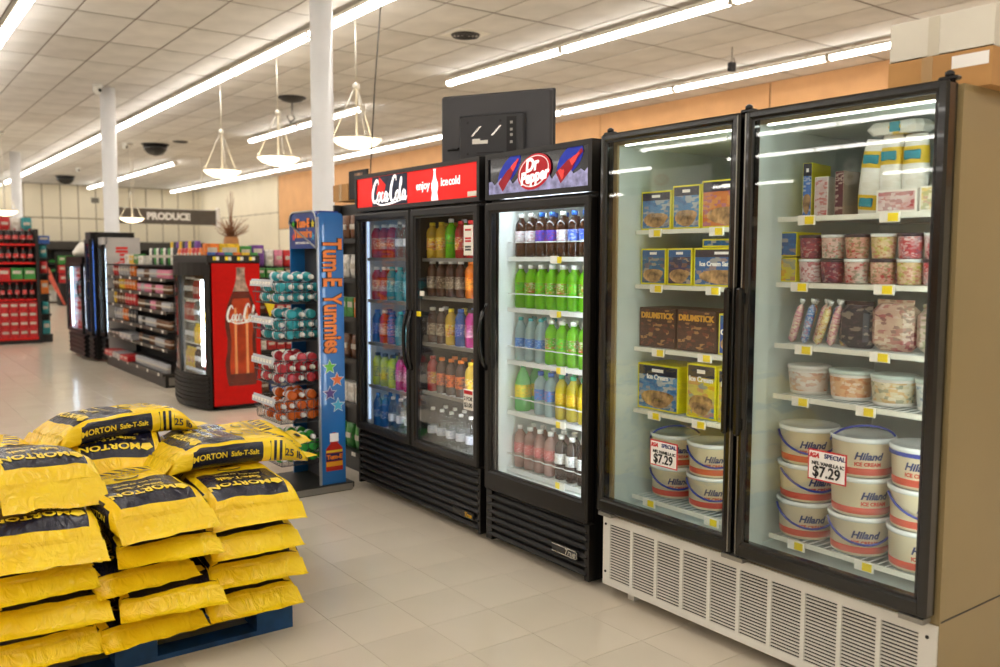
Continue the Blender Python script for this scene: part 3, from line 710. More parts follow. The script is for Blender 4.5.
# ---------------- frozen goods
m_cream = mat('icecream_pail', '#e3d6b4', .35, var=.03, coat=.3); m_pailred = mat('pail_red_band', '#c8503a', .4, var=.04); m_pailblue = mat('pail_blue_rim', '#2a3c9c', .35, var=0)
m_lid = mat('pail_lid', '#dfe4e2', .25, var=.03, coat=.4); m_navy = mat('navy_print', '#34406c', .5, var=0); m_redp = mat('red_print', '#d0523c', .5, var=0)
def pail_meshes():
    r0, r1, h = .096, .1035, .128
    a = MB(); a.lathe([(r0-.008, 0), (r0, .006), (r1, h-.008), (r1+.003, h-.006), (r1+.003, h)], 28); body = a.mesh('pail_body', m_cream)
    rr = lambda z: r0+(r1-r0)*z/h
    c = MB(); c.lathe([(rr(.012)+.0003, .012), (rr(.012)+.001, .013), (rr(.036)+.001, .035), (rr(.036)+.0003, .036)], 28, cap=False); band = c.mesh('red_band', m_pailred)
    l = MB(); l.lathe([(r1+.004, h-.004), (r1+.007, h), (r1+.007, h+.012), (r1+.002, h+.014), (r1-.006, h+.008), (.001, h+.008)], 28); lid = l.mesh('lid', m_lid)
    m_ = MB(); m_.lathe([(r1+.0045, h-.018), (r1+.006, h-.016), (r1+.006, h-.006), (r1+.0045, h-.004)], 28, cap=False); rim = m_.mesh('blue_rim', m_pailblue)
    def handle(drop):
        t = MB(); P = []
        for i in range(15):
            an = PI*i/14; y = math.cos(an)*(r1+.006); s = math.sin(an)
            P.append((-(r1+.006)*s*math.cos(drop), y, h-.012+s*math.sin(drop)*.085 if drop > 0 else h-.012-s*.07))
        t.tube(P, .0042, 6); return t.mesh('handle', m_pailblue)
    def cyltext(s, size, zc, mt, bold, sh=0, a0=0):
        V, F = text_data(s, size, bold, sh, 1, 'CENTER', .0006, 1); t = MB(); P = []
        for x, y, z in V:
            r = rr(zc+y)+.0012+z; an = a0+x/r; P.append((-r*math.cos(an), -r*math.sin(an), zc+y))
        t.pts(P)
        for f in F: t.face(f)
        return t
    # print turned towards the aisle
    t1 = cyltext('Hiland', .036, .078, m_navy, .0012, .3); t2 = cyltext('ICE CREAM', .018, .05, m_redp, .0008)
    return body, band, lid, rim, handle(.9), handle(-.25), t1.mesh('lettering', m_navy), t2.mesh('lettering', m_redp)
PM = pail_meshes()
def pail(loc, rz, label, group, top=False, hand=None, rim=False):
    t = thing('ice_cream_pail', label, 'pail', loc, rz, group)
    link('body', PM[0], t); link('red_band', PM[1], t); link('lid', PM[2], t)
    if rim: link('blue_rim', PM[3], t)
    if hand == 'up': link('handle', PM[4], t)
    if hand == 'down': link('handle', PM[5], t)
    link('lettering', PM[6], t); link('lettering', PM[7], t)
PH = .139
LV = ['bottom', 'middle', 'top']
for c, (x, y, n, turn) in enumerate(((2.878, 1.958, 3, .9), (2.872, 1.735, 3, .75), (2.872, 1.511, 3, .55))):
    for k in range(n):
        pail((x, y, FRZ[4]+.002+k*PH), turn+R.uniform(-.15, .15)+(0, .12, -.1)[k] , 'cream ice cream pail with red band, %s of the %s' % (LV[k], ('stack next to the freezer mullion', 'stack behind the price sign', 'stack beside the tan freezer wall')[c]),
             'ice cream pails in the right freezer door', hand=(('down', 'down', 'down'), ('down', None, 'up'), (None, 'down', None))[c][k], rim=(c == 2 and k == 2))
for c, (x, y, n, turn) in enumerate(((2.92, 2.665, 2, .9), (2.91, 2.44, 2, .8), (2.92, 2.215, 2, .8))):
    for k in range(n):
        pail((x, y, FLZ[4]+.002+k*PH), turn, 'cream ice cream pail, %s of the %s behind the other offer sign' % (LV[k], ('far stack', 'middle stack', 'near stack')[c]), 'ice cream pails in the left freezer door', hand=(('down', 'up'), ('down', 'down'), (None, 'down'))[c][k])
for c, y in enumerate((1.955, 1.732, 1.508)): pail((3.15, y, FRZ[4]+.002), .5, 'ice cream pail in the back row of the freezer floor', 'back row pails')
# boxes with a bright yellow edge
m_yedge = mat('box_yellow_edge', '#e6dc1e', .4, var=.02)
m_darkband = mat('box_dark_band', '#22243a', .4, var=.1); m_blueband = mat('box_blue_band', '#1c5c94', .4, var=.1); m_biscuit = mat('biscuit_picture', '#b08a5c', .5, var=.5, scale=30)
def carton(loc, w_, h_, d_, front, label, group, edge=m_yedge, name='frozen_food_box', txt=None, side=None, rz=0):
    t = thing(name, label, 'box', loc, rz, group)
    bx('carton', edge, t, 0, d_, -w_/2, w_/2, 0, h_)
    e = min(.007, w_*.06); hd = (m_darkband, m_blueband, m_darkband)[int(abs(loc[1])*1000) % 3]
    bx('front_print', front, t, -.0012, .0006, -w_/2+e, w_/2-e, e, h_-e)
    if edge is m_yedge and h_ > .1:
        bx('header_band', hd, t, -.0018, -.0012, -w_/2+e, w_/2-e, h_*.76, h_-e)
        bx('brand_print', m_wtext, t, -.0024, -.0018, -w_*.14, w_*.14, h_*.83, h_*.9)
        bb = MB(); q = [(w_*(.40*math.cos(a_)+.03*math.sin(3*a_)), h_*(.27+.19*math.sin(a_)+.03*math.cos(2*a_))) for a_ in (2*PI*i/14 for i in range(14))]
        bb.prism(q, lambda u, v, d: (d, -u, v), -.0024, -.0012); bb.build('picture', m_biscuit, t)
    if side: bx('side_print', side, t, e, d_-e, -w_/2-.0008, -w_/2+.001, e, h_-e)
    if txt:
        text('lettering', txt[0], txt[1], txt[2], t, (-.0014, 0, h_*txt[3]), (0, -1, 0), (0, 0, 1), bold=txt[4] if len(txt) > 4 else .0008)
    return t
pr_sand = [printed('box_sandwich_%d' % i, c, 11, seed=i) for i, c in enumerate((['#1f6f96', '#174f78', '#c9a878', '#2a2a4c', '#8a5a3c'], ['#2a2438', '#1c5c88', '#9c6a4c', '#d8c09a', '#3a2c68'], ['#4a86b8', '#2d5c94', '#b8a890', '#d8d0b8'], ['#c87838', '#b85c28', '#d8a050', '#8c5c9c']))]
m_bluep = printed('box_blue_print', ['#1a5a94', '#1f6ca8', '#c89c68', '#164c80', '#d8c8a0'], 9)
m_brownp = printed('box_brown_cone', ['#3a1c14', '#4a2418', '#c89858', '#2c1410', '#7a3a20'], 12); m_toffee = mat('toffee_lettering', '#d8a02c', .5, var=.1)
m_yellp = printed('box_yellow_print', ['#d8c420', '#5a80a8', '#d88028', '#e0d048', '#b8a088'], 9, seed=4)
X1 = 2.80
for i, (ya_, yb_, m_, h_) in enumerate(((2.78, 2.602, pr_sand[2], .165), (2.598, 2.443, pr_sand[2], .18), (2.44, 2.15, pr_sand[3], .19))):
    carton((X1, (ya_+yb_)/2, FLZ[0]+.003), ya_-yb_-.006, h_, .2, m_, ('pale blue dessert box first in the top freezer row', 'pale blue dessert box between two others on top row', 'orange and blue dessert box on the top freezer row')[i], 'top row dessert boxes')
for i, (ya_, yb_, m_, tx_) in enumerate(((2.777, 2.626, pr_sand[0], None), (2.622, 2.48, pr_sand[1], None), (2.475, 2.17, m_bluep, ('Ice Cream Sandwiches', .026, m_wtext, .58)))):
    carton((X1, (ya_+yb_)/2, FLZ[1]+.003), ya_-yb_-.006, .155, .2, m_, ('yellow-edged dessert box with a big sandwich picture', 'yellow-edged dessert box in dark plum print', 'wide blue ice cream sandwich box with yellow edge')[i], 'second row dessert boxes', txt=tx_)
carton((X1+.03, 2.34, FLZ[1]+.161), .23, .034, .17, m_bluep, 'flat blue dessert box lying on the wide sandwich box', 'second row dessert boxes')
for i, (ya_, yb_) in enumerate(((2.78, 2.565), (2.56, 2.348))):
    carton((X1, (ya_+yb_)/2, FLZ[2]+.003), ya_-yb_-.006, .172, .2, m_brownp, ('dark brown sundae cone box next to the freezer wall', 'dark brown sundae cone box beside a blue box')[i], 'brown cone boxes', edge=mat('brown_box', '#3c2018', .45), txt=('DRUMSTICK', .034, m_toffee, .8, .0015))
carton((X1, 2.275, FLZ[2]+.003), .12, .165, .2, mat('blue_bar_print', '#1c4ea0', .4, var=.3), 'blue ice cream bar box with yellow edge', 'third row boxes', txt=('ICE\nCREAM\nBAR', .03, m_wtext, .55, .001))
for i, (ya_, yb_) in enumerate(((2.785, 2.542), (2.50, 2.34), (2.335, 2.17))):
    carton((X1, (ya_+yb_)/2, FLZ[3]+.003), ya_-yb_-.006, (.2, .225, .215)[i], .2, m_yellp if i else pr_sand[2], ('silver and yellow sandwich bag box with orange print', 'bright yellow family-size dessert box', 'yellow dessert box at the door handle')[i], 'fourth row boxes', txt=('Ice Cream', .03, m_wtext, .72))
# right door: top shelf
m_fries = printed('bag_fries_white', ['#e4e2d8', '#eceae2', '#d8d4c4'], 9); m_bagy = mat('bag_yellow_band', '#e0bc20', .4, var=.08); m_bagt = mat('bag_teal_patch', '#2a8c9c', .4, var=.06)
def tall_bag(y, z, h_, w_, label, rz=0, tilt=0, x=2.85):
    t = thing('frozen_bag', label, 'bag', (x, y, z), rz, 'white frozen bags with yellow bands'); t.rotation_euler = (tilt, 0, rz)
    def sec(v): return .5*w_*(1-.12*abs(2*v-1)**3), .028*math.sin(PI*min(max(v, .02), .98))**.45+.004
    def ring(b_, v, s=1.0, arc=None):
        hw, hd = sec(v); n = 16
        return [(-hd*s*math.copysign(abs(math.cos(a))**.8, math.cos(a)), -hw*s*math.sin(a)*-1, v*h_) for a in (2*PI*i/n for i in range(n))]
    def skin(nm, v0, v1, k, mt, s=1.0, cap=True):
        b_ = MB(); b_.smooth = True; n0 = None
        for i in range(k+1):
            q = b_.pts(ring(b_, v0+(v1-v0)*i/k, s))
            if i:
                for j in range(16): b_.face([q-16+j, q-16+(j+1) % 16, q+(j+1) % 16, q+j])
        if cap: b_.face(list(range(15, -1, -1))); b_.face([q+j for j in range(16)])
        return b_.build(nm, mt, t)
    skin('bag_body', 0, 1, 10, m_fries); skin('yellow_band', .62, .84, 3, m_bagy, 1.015, False); skin('yellow_band', .06, .26, 3, m_bagy, 1.015, False)
    hw, hd = sec(.74)
    b_ = MB(); b_.rbox(-hd-.003, -hd+.006, -w_*.34, w_*.34, .67*h_, .79*h_, .004); b_.build('print_patch', m_bagt, t)
    b_ = MB(); b_.rbox(-hd-.001, -hd+.008, -w_*.3, w_*.3, .10*h_, .22*h_, .004); b_.build('print_patch', m_bagt, t)
tall_bag(1.735, FRZ[0]+.003, .255, .085, 'white frozen bag with yellow bands, leaning beside a brown box', tilt=.10)
tall_bag(1.652, FRZ[0]+.003, .262, .08, 'white frozen bag with yellow bands, middle of three upright ones')
tall_bag(1.57, FRZ[0]+.003, .258, .085, 'white frozen bag with yellow bands beside the green packet')
t = thing('frozen_bag', 'white frozen bag lying flat on top of the upright bags', 'bag', (2.85, 1.63, FRZ[0]+.266)); 
b = MB(); b.rbox(-.05, .06, -.1, .1, 0, .04, .018); b.build('bag_body', m_fries, t); bx('yellow_band', m_bagy, t, -.052, .062, -.045, .03, -.0005, .0405, .018); bx('print_patch', m_bagt, t, -.0535, -.045, -.025, .008, .004, .036)
carton((2.82, 1.83, FRZ[0]+.003), .034, .155, .15, printed('box_burgundy', ['#4c1822', '#5c2028', '#c8b8a8'], 20), 'narrow burgundy dinner box standing beside the white bags', 'top shelf boxes right door', edge=mat('brown_grey_box', '#8c7c68', .5))
carton((2.87, 1.995, FRZ[0]+.003), .035, .20, .17, printed('box_skyblue', ['#2c68b8', '#4884cc', '#d8dce0'], 18), 'slim sky-blue box by the freezer mullion', 'top shelf boxes right door', rz=.2)
carton((2.87, 1.935, FRZ[0]+.003), .05, .145, .17, printed('box_redwhite', ['#d0c8c4', '#b83038', '#e0d8d4'], 18), 'red and white box next to the slim blue box', 'top shelf boxes right door', edge=m_tag, rz=.18)
carton((2.79, 1.60, FRZ[0]+.003), .14, .075, .1, printed('box_berry', ['#e0d8d4', '#b01c30', '#d0a8a0', '#902030'], 14), 'low berry-print box lying before the white bags', 'top shelf boxes right door', edge=m_tag)
carton((2.79, 1.475, FRZ[0]+.003), .09, .08, .1, printed('box_floral', ['#e0dcc8', '#d8b840', '#a04a38', '#7c8c48'], 16), 'low cream and yellow box at the end of top shelf', 'top shelf boxes right door', edge=m_tag)
bx_g = thing('frozen_packet', 'green and red packet hung below the top freezer shelf edge', 'packet', (2.785, 1.57, FRZ[1]+.004)); 
C.objects.unlink(bx_g); bpy.data.objects.remove(bx_g)
# cups stacked two high
cup_cols = [['#d8cccc', '#b02c40', '#e8e0dc', '#7c3040'], ['#8a3c4c', '#50304c', '#c0a8a0', '#b03a44'], ['#d8ccc0', '#b83038', '#4c9478', '#e0d4c8'], ['#d4b49c', '#b02c34', '#588c50', '#e0c8b4'], ['#dcb89c', '#a8b038', '#b83840', '#e4ccb0'], ['#b83844', '#d8d0cc', '#343060', '#c09498']]
cup_m = [printed('cup_print_%d' % i, c, 22, seed=i) for i, c in enumerate(cup_cols)]; m_cuplid = mat('cup_lid_dark', '#38303c', .35, var=.05)
def cup(loc, i, label, group):
    t = thing('dessert_cup', label, 'cup', loc, R.uniform(0, 6), group)
    b_ = MB(); b_.lathe([(.034, 0), (.037, .003), (.042, .075), (.042, .078)], 16); b_.build('cup_body', cup_m[i], t)
    b_ = MB(); b_.lathe([(.044, .074), (.044, .084), (.041, .0855)], 16); b_.build('lid', m_cuplid if i % 2 else m_lid, t)
for i, y in enumerate((1.955, 1.865, 1.77, 1.672, 1.576, 1.485)):
    for k in range(2): cup((2.85, y, FRZ[1]+.003+k*.0865), (i+k) % 6 if k else i, 'printed frozen dessert cup, %s layer of the cup row' % ('upper' if k else 'lower'), 'dessert cups %d' % k)
    cup((2.945, y, FRZ[1]+.003), (i+2) % 6, 'printed frozen dessert cup behind the front cup row', 'dessert cups behind')
for i, y in enumerate((2.045, 2.045)):
    carton((2.84, y, FRZ[1]+.003+i*.095), .07, .09, .15, m_bluep if i else m_yellp, ('yellow-edged blue box below another by the mullion', 'yellow-edged blue box on another by the mullion')[i], 'small boxes by mullion')
# third shelf: ice-pop pouches and bags
m_pouch = glass_mat('clear_pouch', (.9, .93, .95), 1, .15, 1.4, haze=.25)
pops = [printed('pop_%d' % i, c, 26, seed=i) for i, c in enumerate((['#d8a0b0', '#e8e4c0', '#b83048', '#f0e8d0'], ['#e8e0a0', '#c03050', '#e8e8d8', '#d0b060'], ['#4878b8', '#e0e4e8', '#c04858', '#88a8d0']))]
for i in range(8):
    t = thing('ice_pop', 'slanted ice pop sleeve in the bundle on the third freezer shelf', 'ice pop', (2.83+(i % 2)*.035, 2.015-i*.027, FRZ[2]+.004), 0, 'ice pop sleeves'); t.rotation_euler = (.28+.06*math.sin(i*2), 0, 0)
    b_ = MB(); b_.lathe([(.004, 0), (.015, .012), (.016, .1), (.013, .135), (.003, .15)], 8, smooth=True); b_.build('sleeve', pops[i % 3], t)
    b_ = MB(); b_.lathe([(.003, .15), (.010, .158), (.011, .17)], 8); b_.build('crimped_end', m_lid, t)
bagp = [printed('veg_%d' % i, c, 14, seed=i) for i, c in enumerate((['#2c3038', '#443c48', '#a09888', '#20242c'], ['#c8b49c', '#98404c', '#d8ccbc', '#503038'], ['#c0b4a4', '#883848', '#6c8c58', '#d4c8b8']))]
for i, (y, w_, h_) in enumerate(((1.755, .13, .15), (1.62, .15, .16), (1.475, .12, .15))):
    t = thing('frozen_bag', ('dark plum frozen bag beside the ice pops', 'beige and wine-red frozen bag in clear wrap', 'pale frozen bag with green print by the freezer wall')[i], 'bag', (2.84, y, FRZ[2]+.003), 0, 'third shelf bags')
    b_ = MB(); b_.rbox(-.03, .06, -w_/2, w_/2, 0, h_, .025); b_.build('bag_body', bagp[i], t); bx('bag_seam', bagp[i], t, .01, .014, -w_/2+.01, w_/2-.01, h_-.002, h_+.014)
# fourth shelf: dessert tubs
m_tubw = mat('tub_white', '#e8e6e0', .35, var=.02, coat=.3); m_tublid = mat('tub_lid_mint', '#c8d8d0', .3, var=.03)
tubp = [printed('tub_print_%d' % i, c, 13, seed=i) for i, c in enumerate((['#dcd4cc', '#d09868', '#e8e0d8', '#b86848'], ['#d8b088', '#c87038', '#e8dccc', '#a05028'], ['#d8cca8', '#50685c', '#d8a050', '#e8e0d0'], ['#e0e4dc', '#5878a0', '#a8c0c8', '#e8e8e0']))]
for i, y in enumerate((1.975, 1.80, 1.638, 1.476)):
    t = thing('dessert_tub', ('white dessert tub with peach print next to the mullion', 'dessert tub with brown biscuit print', 'dessert tub with fruit print', 'pale tub with mint lid by the freezer wall')[i], 'tub', (2.89, y, FRZ[3]+.003), .7, 'dessert tubs on the fourth shelf')
    b_ = MB(); b_.lathe([(.062, 0), (.066, .004), (.076, .095)], 24); b_.build('tub_body', m_tubw, t)
    b_ = MB(); rr = lambda z: .066+(.010)*(z-.004)/.091+.0006; b_.lathe([(rr(.012), .012), (rr(.082), .082)], 24, cap=False); b_.build('tub_print', tubp[i], t)
    b_ = MB(); b_.lathe([(.078, .092), (.079, .104), (.072, .106), (.002, .103)], 24); b_.build('lid', m_tublid if i != 0 else m_tubw, t)
for i in range(7):
    carton((3.0, 2.03-i*.045, FRZ[4]+.003), .042, .30 if i % 2 else .29, .12, (mat('yel_pack', '#d8c42c', .4), mat('blue_pack', '#2c58a8', .4), m_yellp)[i % 3], 'tall slim packet in the row behind the ice cream pails', 'slim packets behind the pails', edge=m_yedge if i % 2 else m_tag)

# ================================================================== things on top of the cabinets
m_wbox = mat('white_carton', '#d9d4c6', .75, var=.04, scale=4); m_tape = mat('packing_tape', '#b08d5e', .25, var=.05); m_tapew = mat('clear_tape', '#cec7b4', .2, var=.05)
t = thing('cardboard_box', 'brown cardboard box with a white label on top of the freezer', 'box', (2.74, 1.455, 2.0205))
bx('carton', m_card, t, 0, .42, -.165, .16, 0, .112); bx('tape', m_tape, t, -.0012, .42, .015, .05, .0, .1132); bx('paper_label', m_wtext, t, -.0015, .0005, -.155, -.045, .062, .1)
t = thing('cardboard_box', 'white carton with open flap stacked on the brown cardboard box', 'box', (2.745, 1.455, 2.1345))
b = MB()
for a in ((0, .4, -.165, -.162, 0, .12), (0, .4, .157, .16, 0, .12), (0, .003, -.162, .157, 0, .12), (.397, .4, -.162, .157, 0, .12), (0, .4, -.162, .157, 0, .003)): b.box(*a)
b.build('carton', m_wbox, t); bx('tape', m_tapew, t, -.0012, .0005, .0, .035, .0, .12)
b = MB(); b.prism([(.003, .119), (.003, .122), (.19, .150), (.19, .147)], lambda u, v, d: (u, d, v), -.162, .157); b.build('flap', m_wbox, t)
b = MB(); b.prism([(.397, .119), (.397, .122), (.23, .160), (.23, .157)], lambda u, v, d: (u, d, v), -.162, .157); b.build('flap', m_wbox, t)
# flat screen seen from the rear
m_tv = mat('screen_back_plastic', '#3c3c40', .5, var=.1, scale=3, bump=.03); m_tv2 = mat('screen_back_plate', '#303034', .55, var=.08)
tv = thing('flat_screen', 'dark flat screen seen from behind standing on the coolers', 'television', (2.86, 4.506, 2.0305), 0)
tv.rotation_euler = (0, 0, math.atan2(3.886-4.506, 3.2-2.86))      # local x runs along the screen's width
bx('rear_shell', m_tv, tv, 0, .707, 0, .035, .012, .425, .012); bx('bezel', m_tv2, tv, -.006, .713, .03, .05, .006, .431, .006); bx('screen_glass', m_blackgloss, tv, .012, .695, .0495, .052, .03, .41)
pl = bx('connector_plate', m_tv2, tv, .13, .55, -.022, .002, .04, .30, .012)
bx('recess', m_ink, pl, .44, .50, -.0235, -.02, .05, .28); 
for z in (.13, .17, .2, .24): bx('socket', m_steel, pl, .462, .478, -.025, -.0225, z, z+.015)
bx('spec_label', m_tag, pl, .22, .32, -.0235, -.021, .135, .155); bx('spec_label', m_tag, pl, .22, .27, -.0235, -.021, .155, .165)
for x in (.245, .375):
    b = MB(); b.prism([(x-.035, .18), (x-.02, .18), (x+.035, .235), (x+.02, .235)], lambda u, v, d: (u, d, v), -.0235, -.021); b.build('cable_clip', m_chrome, pl)
for x, z in ((.19, .08), (.40, .08), (.19, .26), (.40, .26)):
    b = MB(); b.lathe([(.007, -.024), (.007, -.02)], 8, (x, 0, z), axis='y'); b.build('screw', m_ink, pl)
for z in (.05, .065, .08): bx('vent_slot', m_ink, pl, .25, .42, -.0232, -.0215, z, z+.006)
b = MB(); b.tube([(.05, -.004, .11), (.09, -.012, .115), (.11, -.01, .11), (.128, -.008, .12)], .006, 6); b.build('power_plug', m_ink, tv)
bx('stand', m_tv2, tv, .2, .5, -.04, .09, 0, .013)

# ================================================================== pallet of salt sacks
def nodes_for(M):
    nt = M.node_tree
    def mth(op, a, b_=None, c=None):
        n = nt.nodes.new('ShaderNodeMath'); n.operation = op
        for i, v in enumerate((a, b_, c)):
            if v is None: continue
            if isinstance(v, (int, float)): n.inputs[i].default_value = v
            else: nt.links.new(v, n.inputs[i])
        return n.outputs[0]
    return nt, mth
def sack_material():
    M = bpy.data.materials.new('yellow_salt_sack'); M.use_nodes = True; nt, mth = nodes_for(M); b = nt.nodes['Principled BSDF']
    at = nt.nodes.new('ShaderNodeAttribute'); at.attribute_name = 'pr'
    sp_ = nt.nodes.new('ShaderNodeSeparateXYZ'); nt.links.new(at.outputs['Vector'], sp_.inputs[0]); u, v, f = sp_.outputs
    au = mth('ABSOLUTE', u)
    def band(x, lo, hi): return mth('MULTIPLY', mth('GREATER_THAN', x, lo), mth('LESS_THAN', x, hi))
    top = mth('GREATER_THAN', f, .5); side = mth('LESS_THAN', f, -.5)
    panel = mth('MULTIPLY', band(v, .07, .50), mth('LESS_THAN', au, .8))
    st = mth('GREATER_THAN', mth('FRACT', mth('ADD', mth('MULTIPLY', u, 4.5), mth('MULTIPLY', v, 8))), .55)
    stripes = mth('MULTIPLY', mth('MULTIPLY', band(v, .74, .84), mth('LESS_THAN', au, .8)), st)
    topdark = mth('MULTIPLY', top, mth('MAXIMUM', panel, stripes))
    st2 = mth('GREATER_THAN', mth('FRACT', mth('ADD', mth('MULTIPLY', v, 22), mth('MULTIPLY', u, 3))), .5)
    sidedark = mth('MULTIPLY', side, mth('MAXIMUM', band(v, .1, .62), mth('MULTIPLY', band(v, .68, .8), st2)))
    dark = mth('MAXIMUM', topdark, sidedark)
    n = nt.nodes.new('ShaderNodeTexNoise'); n.inputs['Scale'].default_value = 7; n.inputs['Detail'].default_value = 5
    tc = nt.nodes.new('ShaderNodeTexCoord'); nt.links.new(tc.outputs['Object'], n.inputs['Vector'])
    r = nt.nodes.new('ShaderNodeValToRGB'); r.color_ramp.elements[0].position = .3; r.color_ramp.elements[1].position = .7
    r.color_ramp.elements[0].color = srgb('#f2c40a'); r.color_ramp.elements[1].color = srgb('#ffdc20'); nt.links.new(n.outputs['Fac'], r.inputs[0])
    mx = nt.nodes.new('ShaderNodeMix'); mx.data_type = 'RGBA'; nt.links.new(dark, mx.inputs[0]); nt.links.new(r.outputs[0], mx.inputs[6]); mx.inputs[7].default_value = srgb('#17172a')
    nt.links.new(mx.outputs[2], b.inputs['Base Color']); b.inputs['Roughness'].default_value = .26; b.inputs['Specular IOR Level'].default_value = .5
    n2 = nt.nodes.new('ShaderNodeTexNoise'); n2.inputs['Scale'].default_value = 16; n2.inputs['Detail'].default_value = 3; n2.inputs['Distortion'].default_value = 1.2
    mp = nt.nodes.new('ShaderNodeMapping'); mp.inputs['Scale'].default_value = (1, .45, 1); mp.inputs['Rotation'].default_value = (0, 0, .5)
    nt.links.new(tc.outputs['Object'], mp.inputs[0]); nt.links.new(mp.outputs[0], n2.inputs['Vector'])
    bp_ = nt.nodes.new('ShaderNodeBump'); bp_.inputs['Strength'].default_value = .9; bp_.inputs['Distance'].default_value = .015
    nt.links.new(n2.outputs['Fac'], bp_.inputs['Height']); nt.links.new(bp_.outputs['Normal'], b.inputs['Normal'])
    return M
m_sack = sack_material(); m_sacky = mat('sack_yellow_print', '#f6d41c', .4, var=.03); m_sackk = mat('sack_dark_print', '#1d1c28', .4, var=.03)
SW, SLN, ST = .375, .60, .118
def sack_variant(seed, droop=0, sag=0, twist=0, T=ST, lean=.05, shift=0):
    NV, NA = 34, 52
    def th(v): return T*(.54+.46*math.sin(PI/2*min(1, v/.17))) if v < .8 else T*(1-.78*((v-.8)/.2)**1.6)
    def half(v): return SW/2*(1-.05*math.exp(-((v-.0)/.08)**2)+.0)*(1 if v < .85 else 1-.10*((v-.85)/.15)**2)
    def wr_(x, y, k=1): return k*(.010*noise.noise(Vector((x*7, y*6, seed*3.1)))+.005*noise.noise(Vector((x*19, y*15, seed*5.7))))
    def D(x, y, z):
        z2 = z - droop*.09*math.exp(-max(y, -.1)/.16) - sag*.10*((y-.3)/.3)**2 - .03*droop*abs(x/(SW/2))**3
        z2 += twist*x*(y-.3)*.6
        return (x+.012*math.sin(y*5+seed), y, z2)
    def ztop(x, y):
        v = min(max(y/SLN, 0), 1); c = min(1, (abs(x)/half(v)))**2.6; s = math.sqrt(max(0, 1-c*c))
        return th(v)/2*(1+s**.62)+wr_(x, y)*s
    b = MB(); b.smooth = True; at = []
    for i in range(NV+1):
        v = i/NV; hw = half(v); t = th(v)
        fe = math.exp(-(v/.07)**2); ex = 2.6*(1-fe)+6*fe; pz = .62*(1-fe)+.2*fe
        for j in range(NA):
            tt = PI*j/(NA/2); sgn_ = 1 if j <= NA//2 else -1
            xs_ = math.cos(tt); x = hw*xs_; sa = sgn_*math.sqrt(max(0, 1-abs(xs_)**(2*ex))); y = v*SLN
            z = t/2*(1+math.copysign(abs(sa)**pz, sa)) + wr_(x, y)*max(0, sa)
            if v < .12: y -= (lean*max(0, 1-z/T)**1.5+.012*noise.noise(Vector((x*8, z*9, seed))))*(1-v/.12)
            b.v.append(D(x, y, z)); at.append((x/hw, v+shift, 1 if sa > .55 else (-1 if sa > -.75 else 0)) if v > .02 else (0, 0, 0))
    for i in range(NV):
        for j in range(NA):
            j2 = (j+1) % NA; b.face([i*NA+j, i*NA+j2, (i+1)*NA+j2, (i+1)*NA+j])
    b.smooth = False; b.face(list(range(NA-1, -1, -1))); b.face([NV*NA+j for j in range(NA)])
    me = b.mesh('sack_body', m_sack)
    bm = bmesh.new(); bm.from_mesh(me); bmesh.ops.recalc_face_normals(bm, faces=bm.faces); bm.to_mesh(me); bm.free()
    A = me.attributes.new('pr', 'FLOAT_VECTOR', 'POINT'); A.data.foreach_set('vector', [c for p in at for c in p])
    # lettering that follows the top and the side
    def fine(V, F, fn):
        bm = bmesh.new(); vs = [bm.verts.new(p) for p in V]
        for f in F:
            try: bm.faces.new([vs[i] for i in f])
            except ValueError: pass
        bmesh.ops.triangulate(bm, faces=bm.faces)
        for _ in range(2):
            long_ = [e for e in bm.edges if e.calc_length() > .02]
            if long_: bmesh.ops.subdivide_edges(bm, edges=long_, cuts=1)
            bmesh.ops.triangulate(bm, faces=bm.faces)
        for vtx in bm.verts: vtx.co = fn(*vtx.co)
        m_ = bpy.data.meshes.new('lettering'); bm.to_mesh(m_); bm.free(); return m_
    out = {'body': me, 'print': []}
    # folded end flap hanging over the plain end
    eb = MB(); eb.smooth = True; NX, NZ = 16, 5; w0 = SW/2*.97
    for side_ in (0, 1):
        for k in range(NZ+1):
            q = k/NZ
            for i in range(NX+1):
                x = -w0*(1+.04*q)+2*w0*(1+.04*q)*i/NX; z = T*.46*(1-q)-.012*q+.012*noise.noise(Vector((i*.5, seed, 2)))*q
                y = -lean*max(0, 1-z/T)**1.5-.007-.022*q-.012*q*noise.noise(Vector((x*9, seed*2, 0)))-(.003 if side_ else 0)
                eb.v.append(D(x, y, max(z, .002)))
    S_ = (NX+1)*(NZ+1)
    for side_ in (0, 1):
        for k in range(NZ):
            for i in range(NX): a_ = side_*S_+k*(NX+1)+i; eb.face([a_, a_+1, a_+NX+2, a_+NX+1])
    out['print'].append(('end_flap', eb.mesh('end_flap', m_sack)))
    def on_top(s, size, yc, mt, bold=.002, xc=0, sh=0, sx_=1):
        V, F = text_data(s, size, bold, sh, 1, 'CENTER', 0, sx_)
        mm = fine(V, F, lambda tx, ty, tz: D(xc-tx, yc-ty, ztop(xc-tx, yc-ty)+.0036)); mm.materials.append(mt); out['print'].append(('lettering', mm))
    on_top('MORTON', .056, .095, m_sacky, .0018, -.03, 0, 1.0); on_top('Safe-T-Salt', .042, .165, m_sacky, .001, -.01); on_top('ROCK SALT  ICE MELTER', .017, .215, m_sacky, .0003)
    on_top('MELTS ICE & SNOW', .026, .375, m_sackk, .0004); on_top('FAST ACTING', .026, .408, m_sackk, .0004)
    # round emblem and girl-with-umbrella blob reduced to a plain lozenge
    def on_poly(poly, yc, xc, mt, nm):
        mm = fine([(x, y, 0) for x, y in poly], [list(range(len(poly)))], lambda tx, ty, tz: D(xc-tx, yc-ty, ztop(xc-tx, yc-ty)+.0036)); mm.materials.append(mt); out['print'].append((nm, mm))
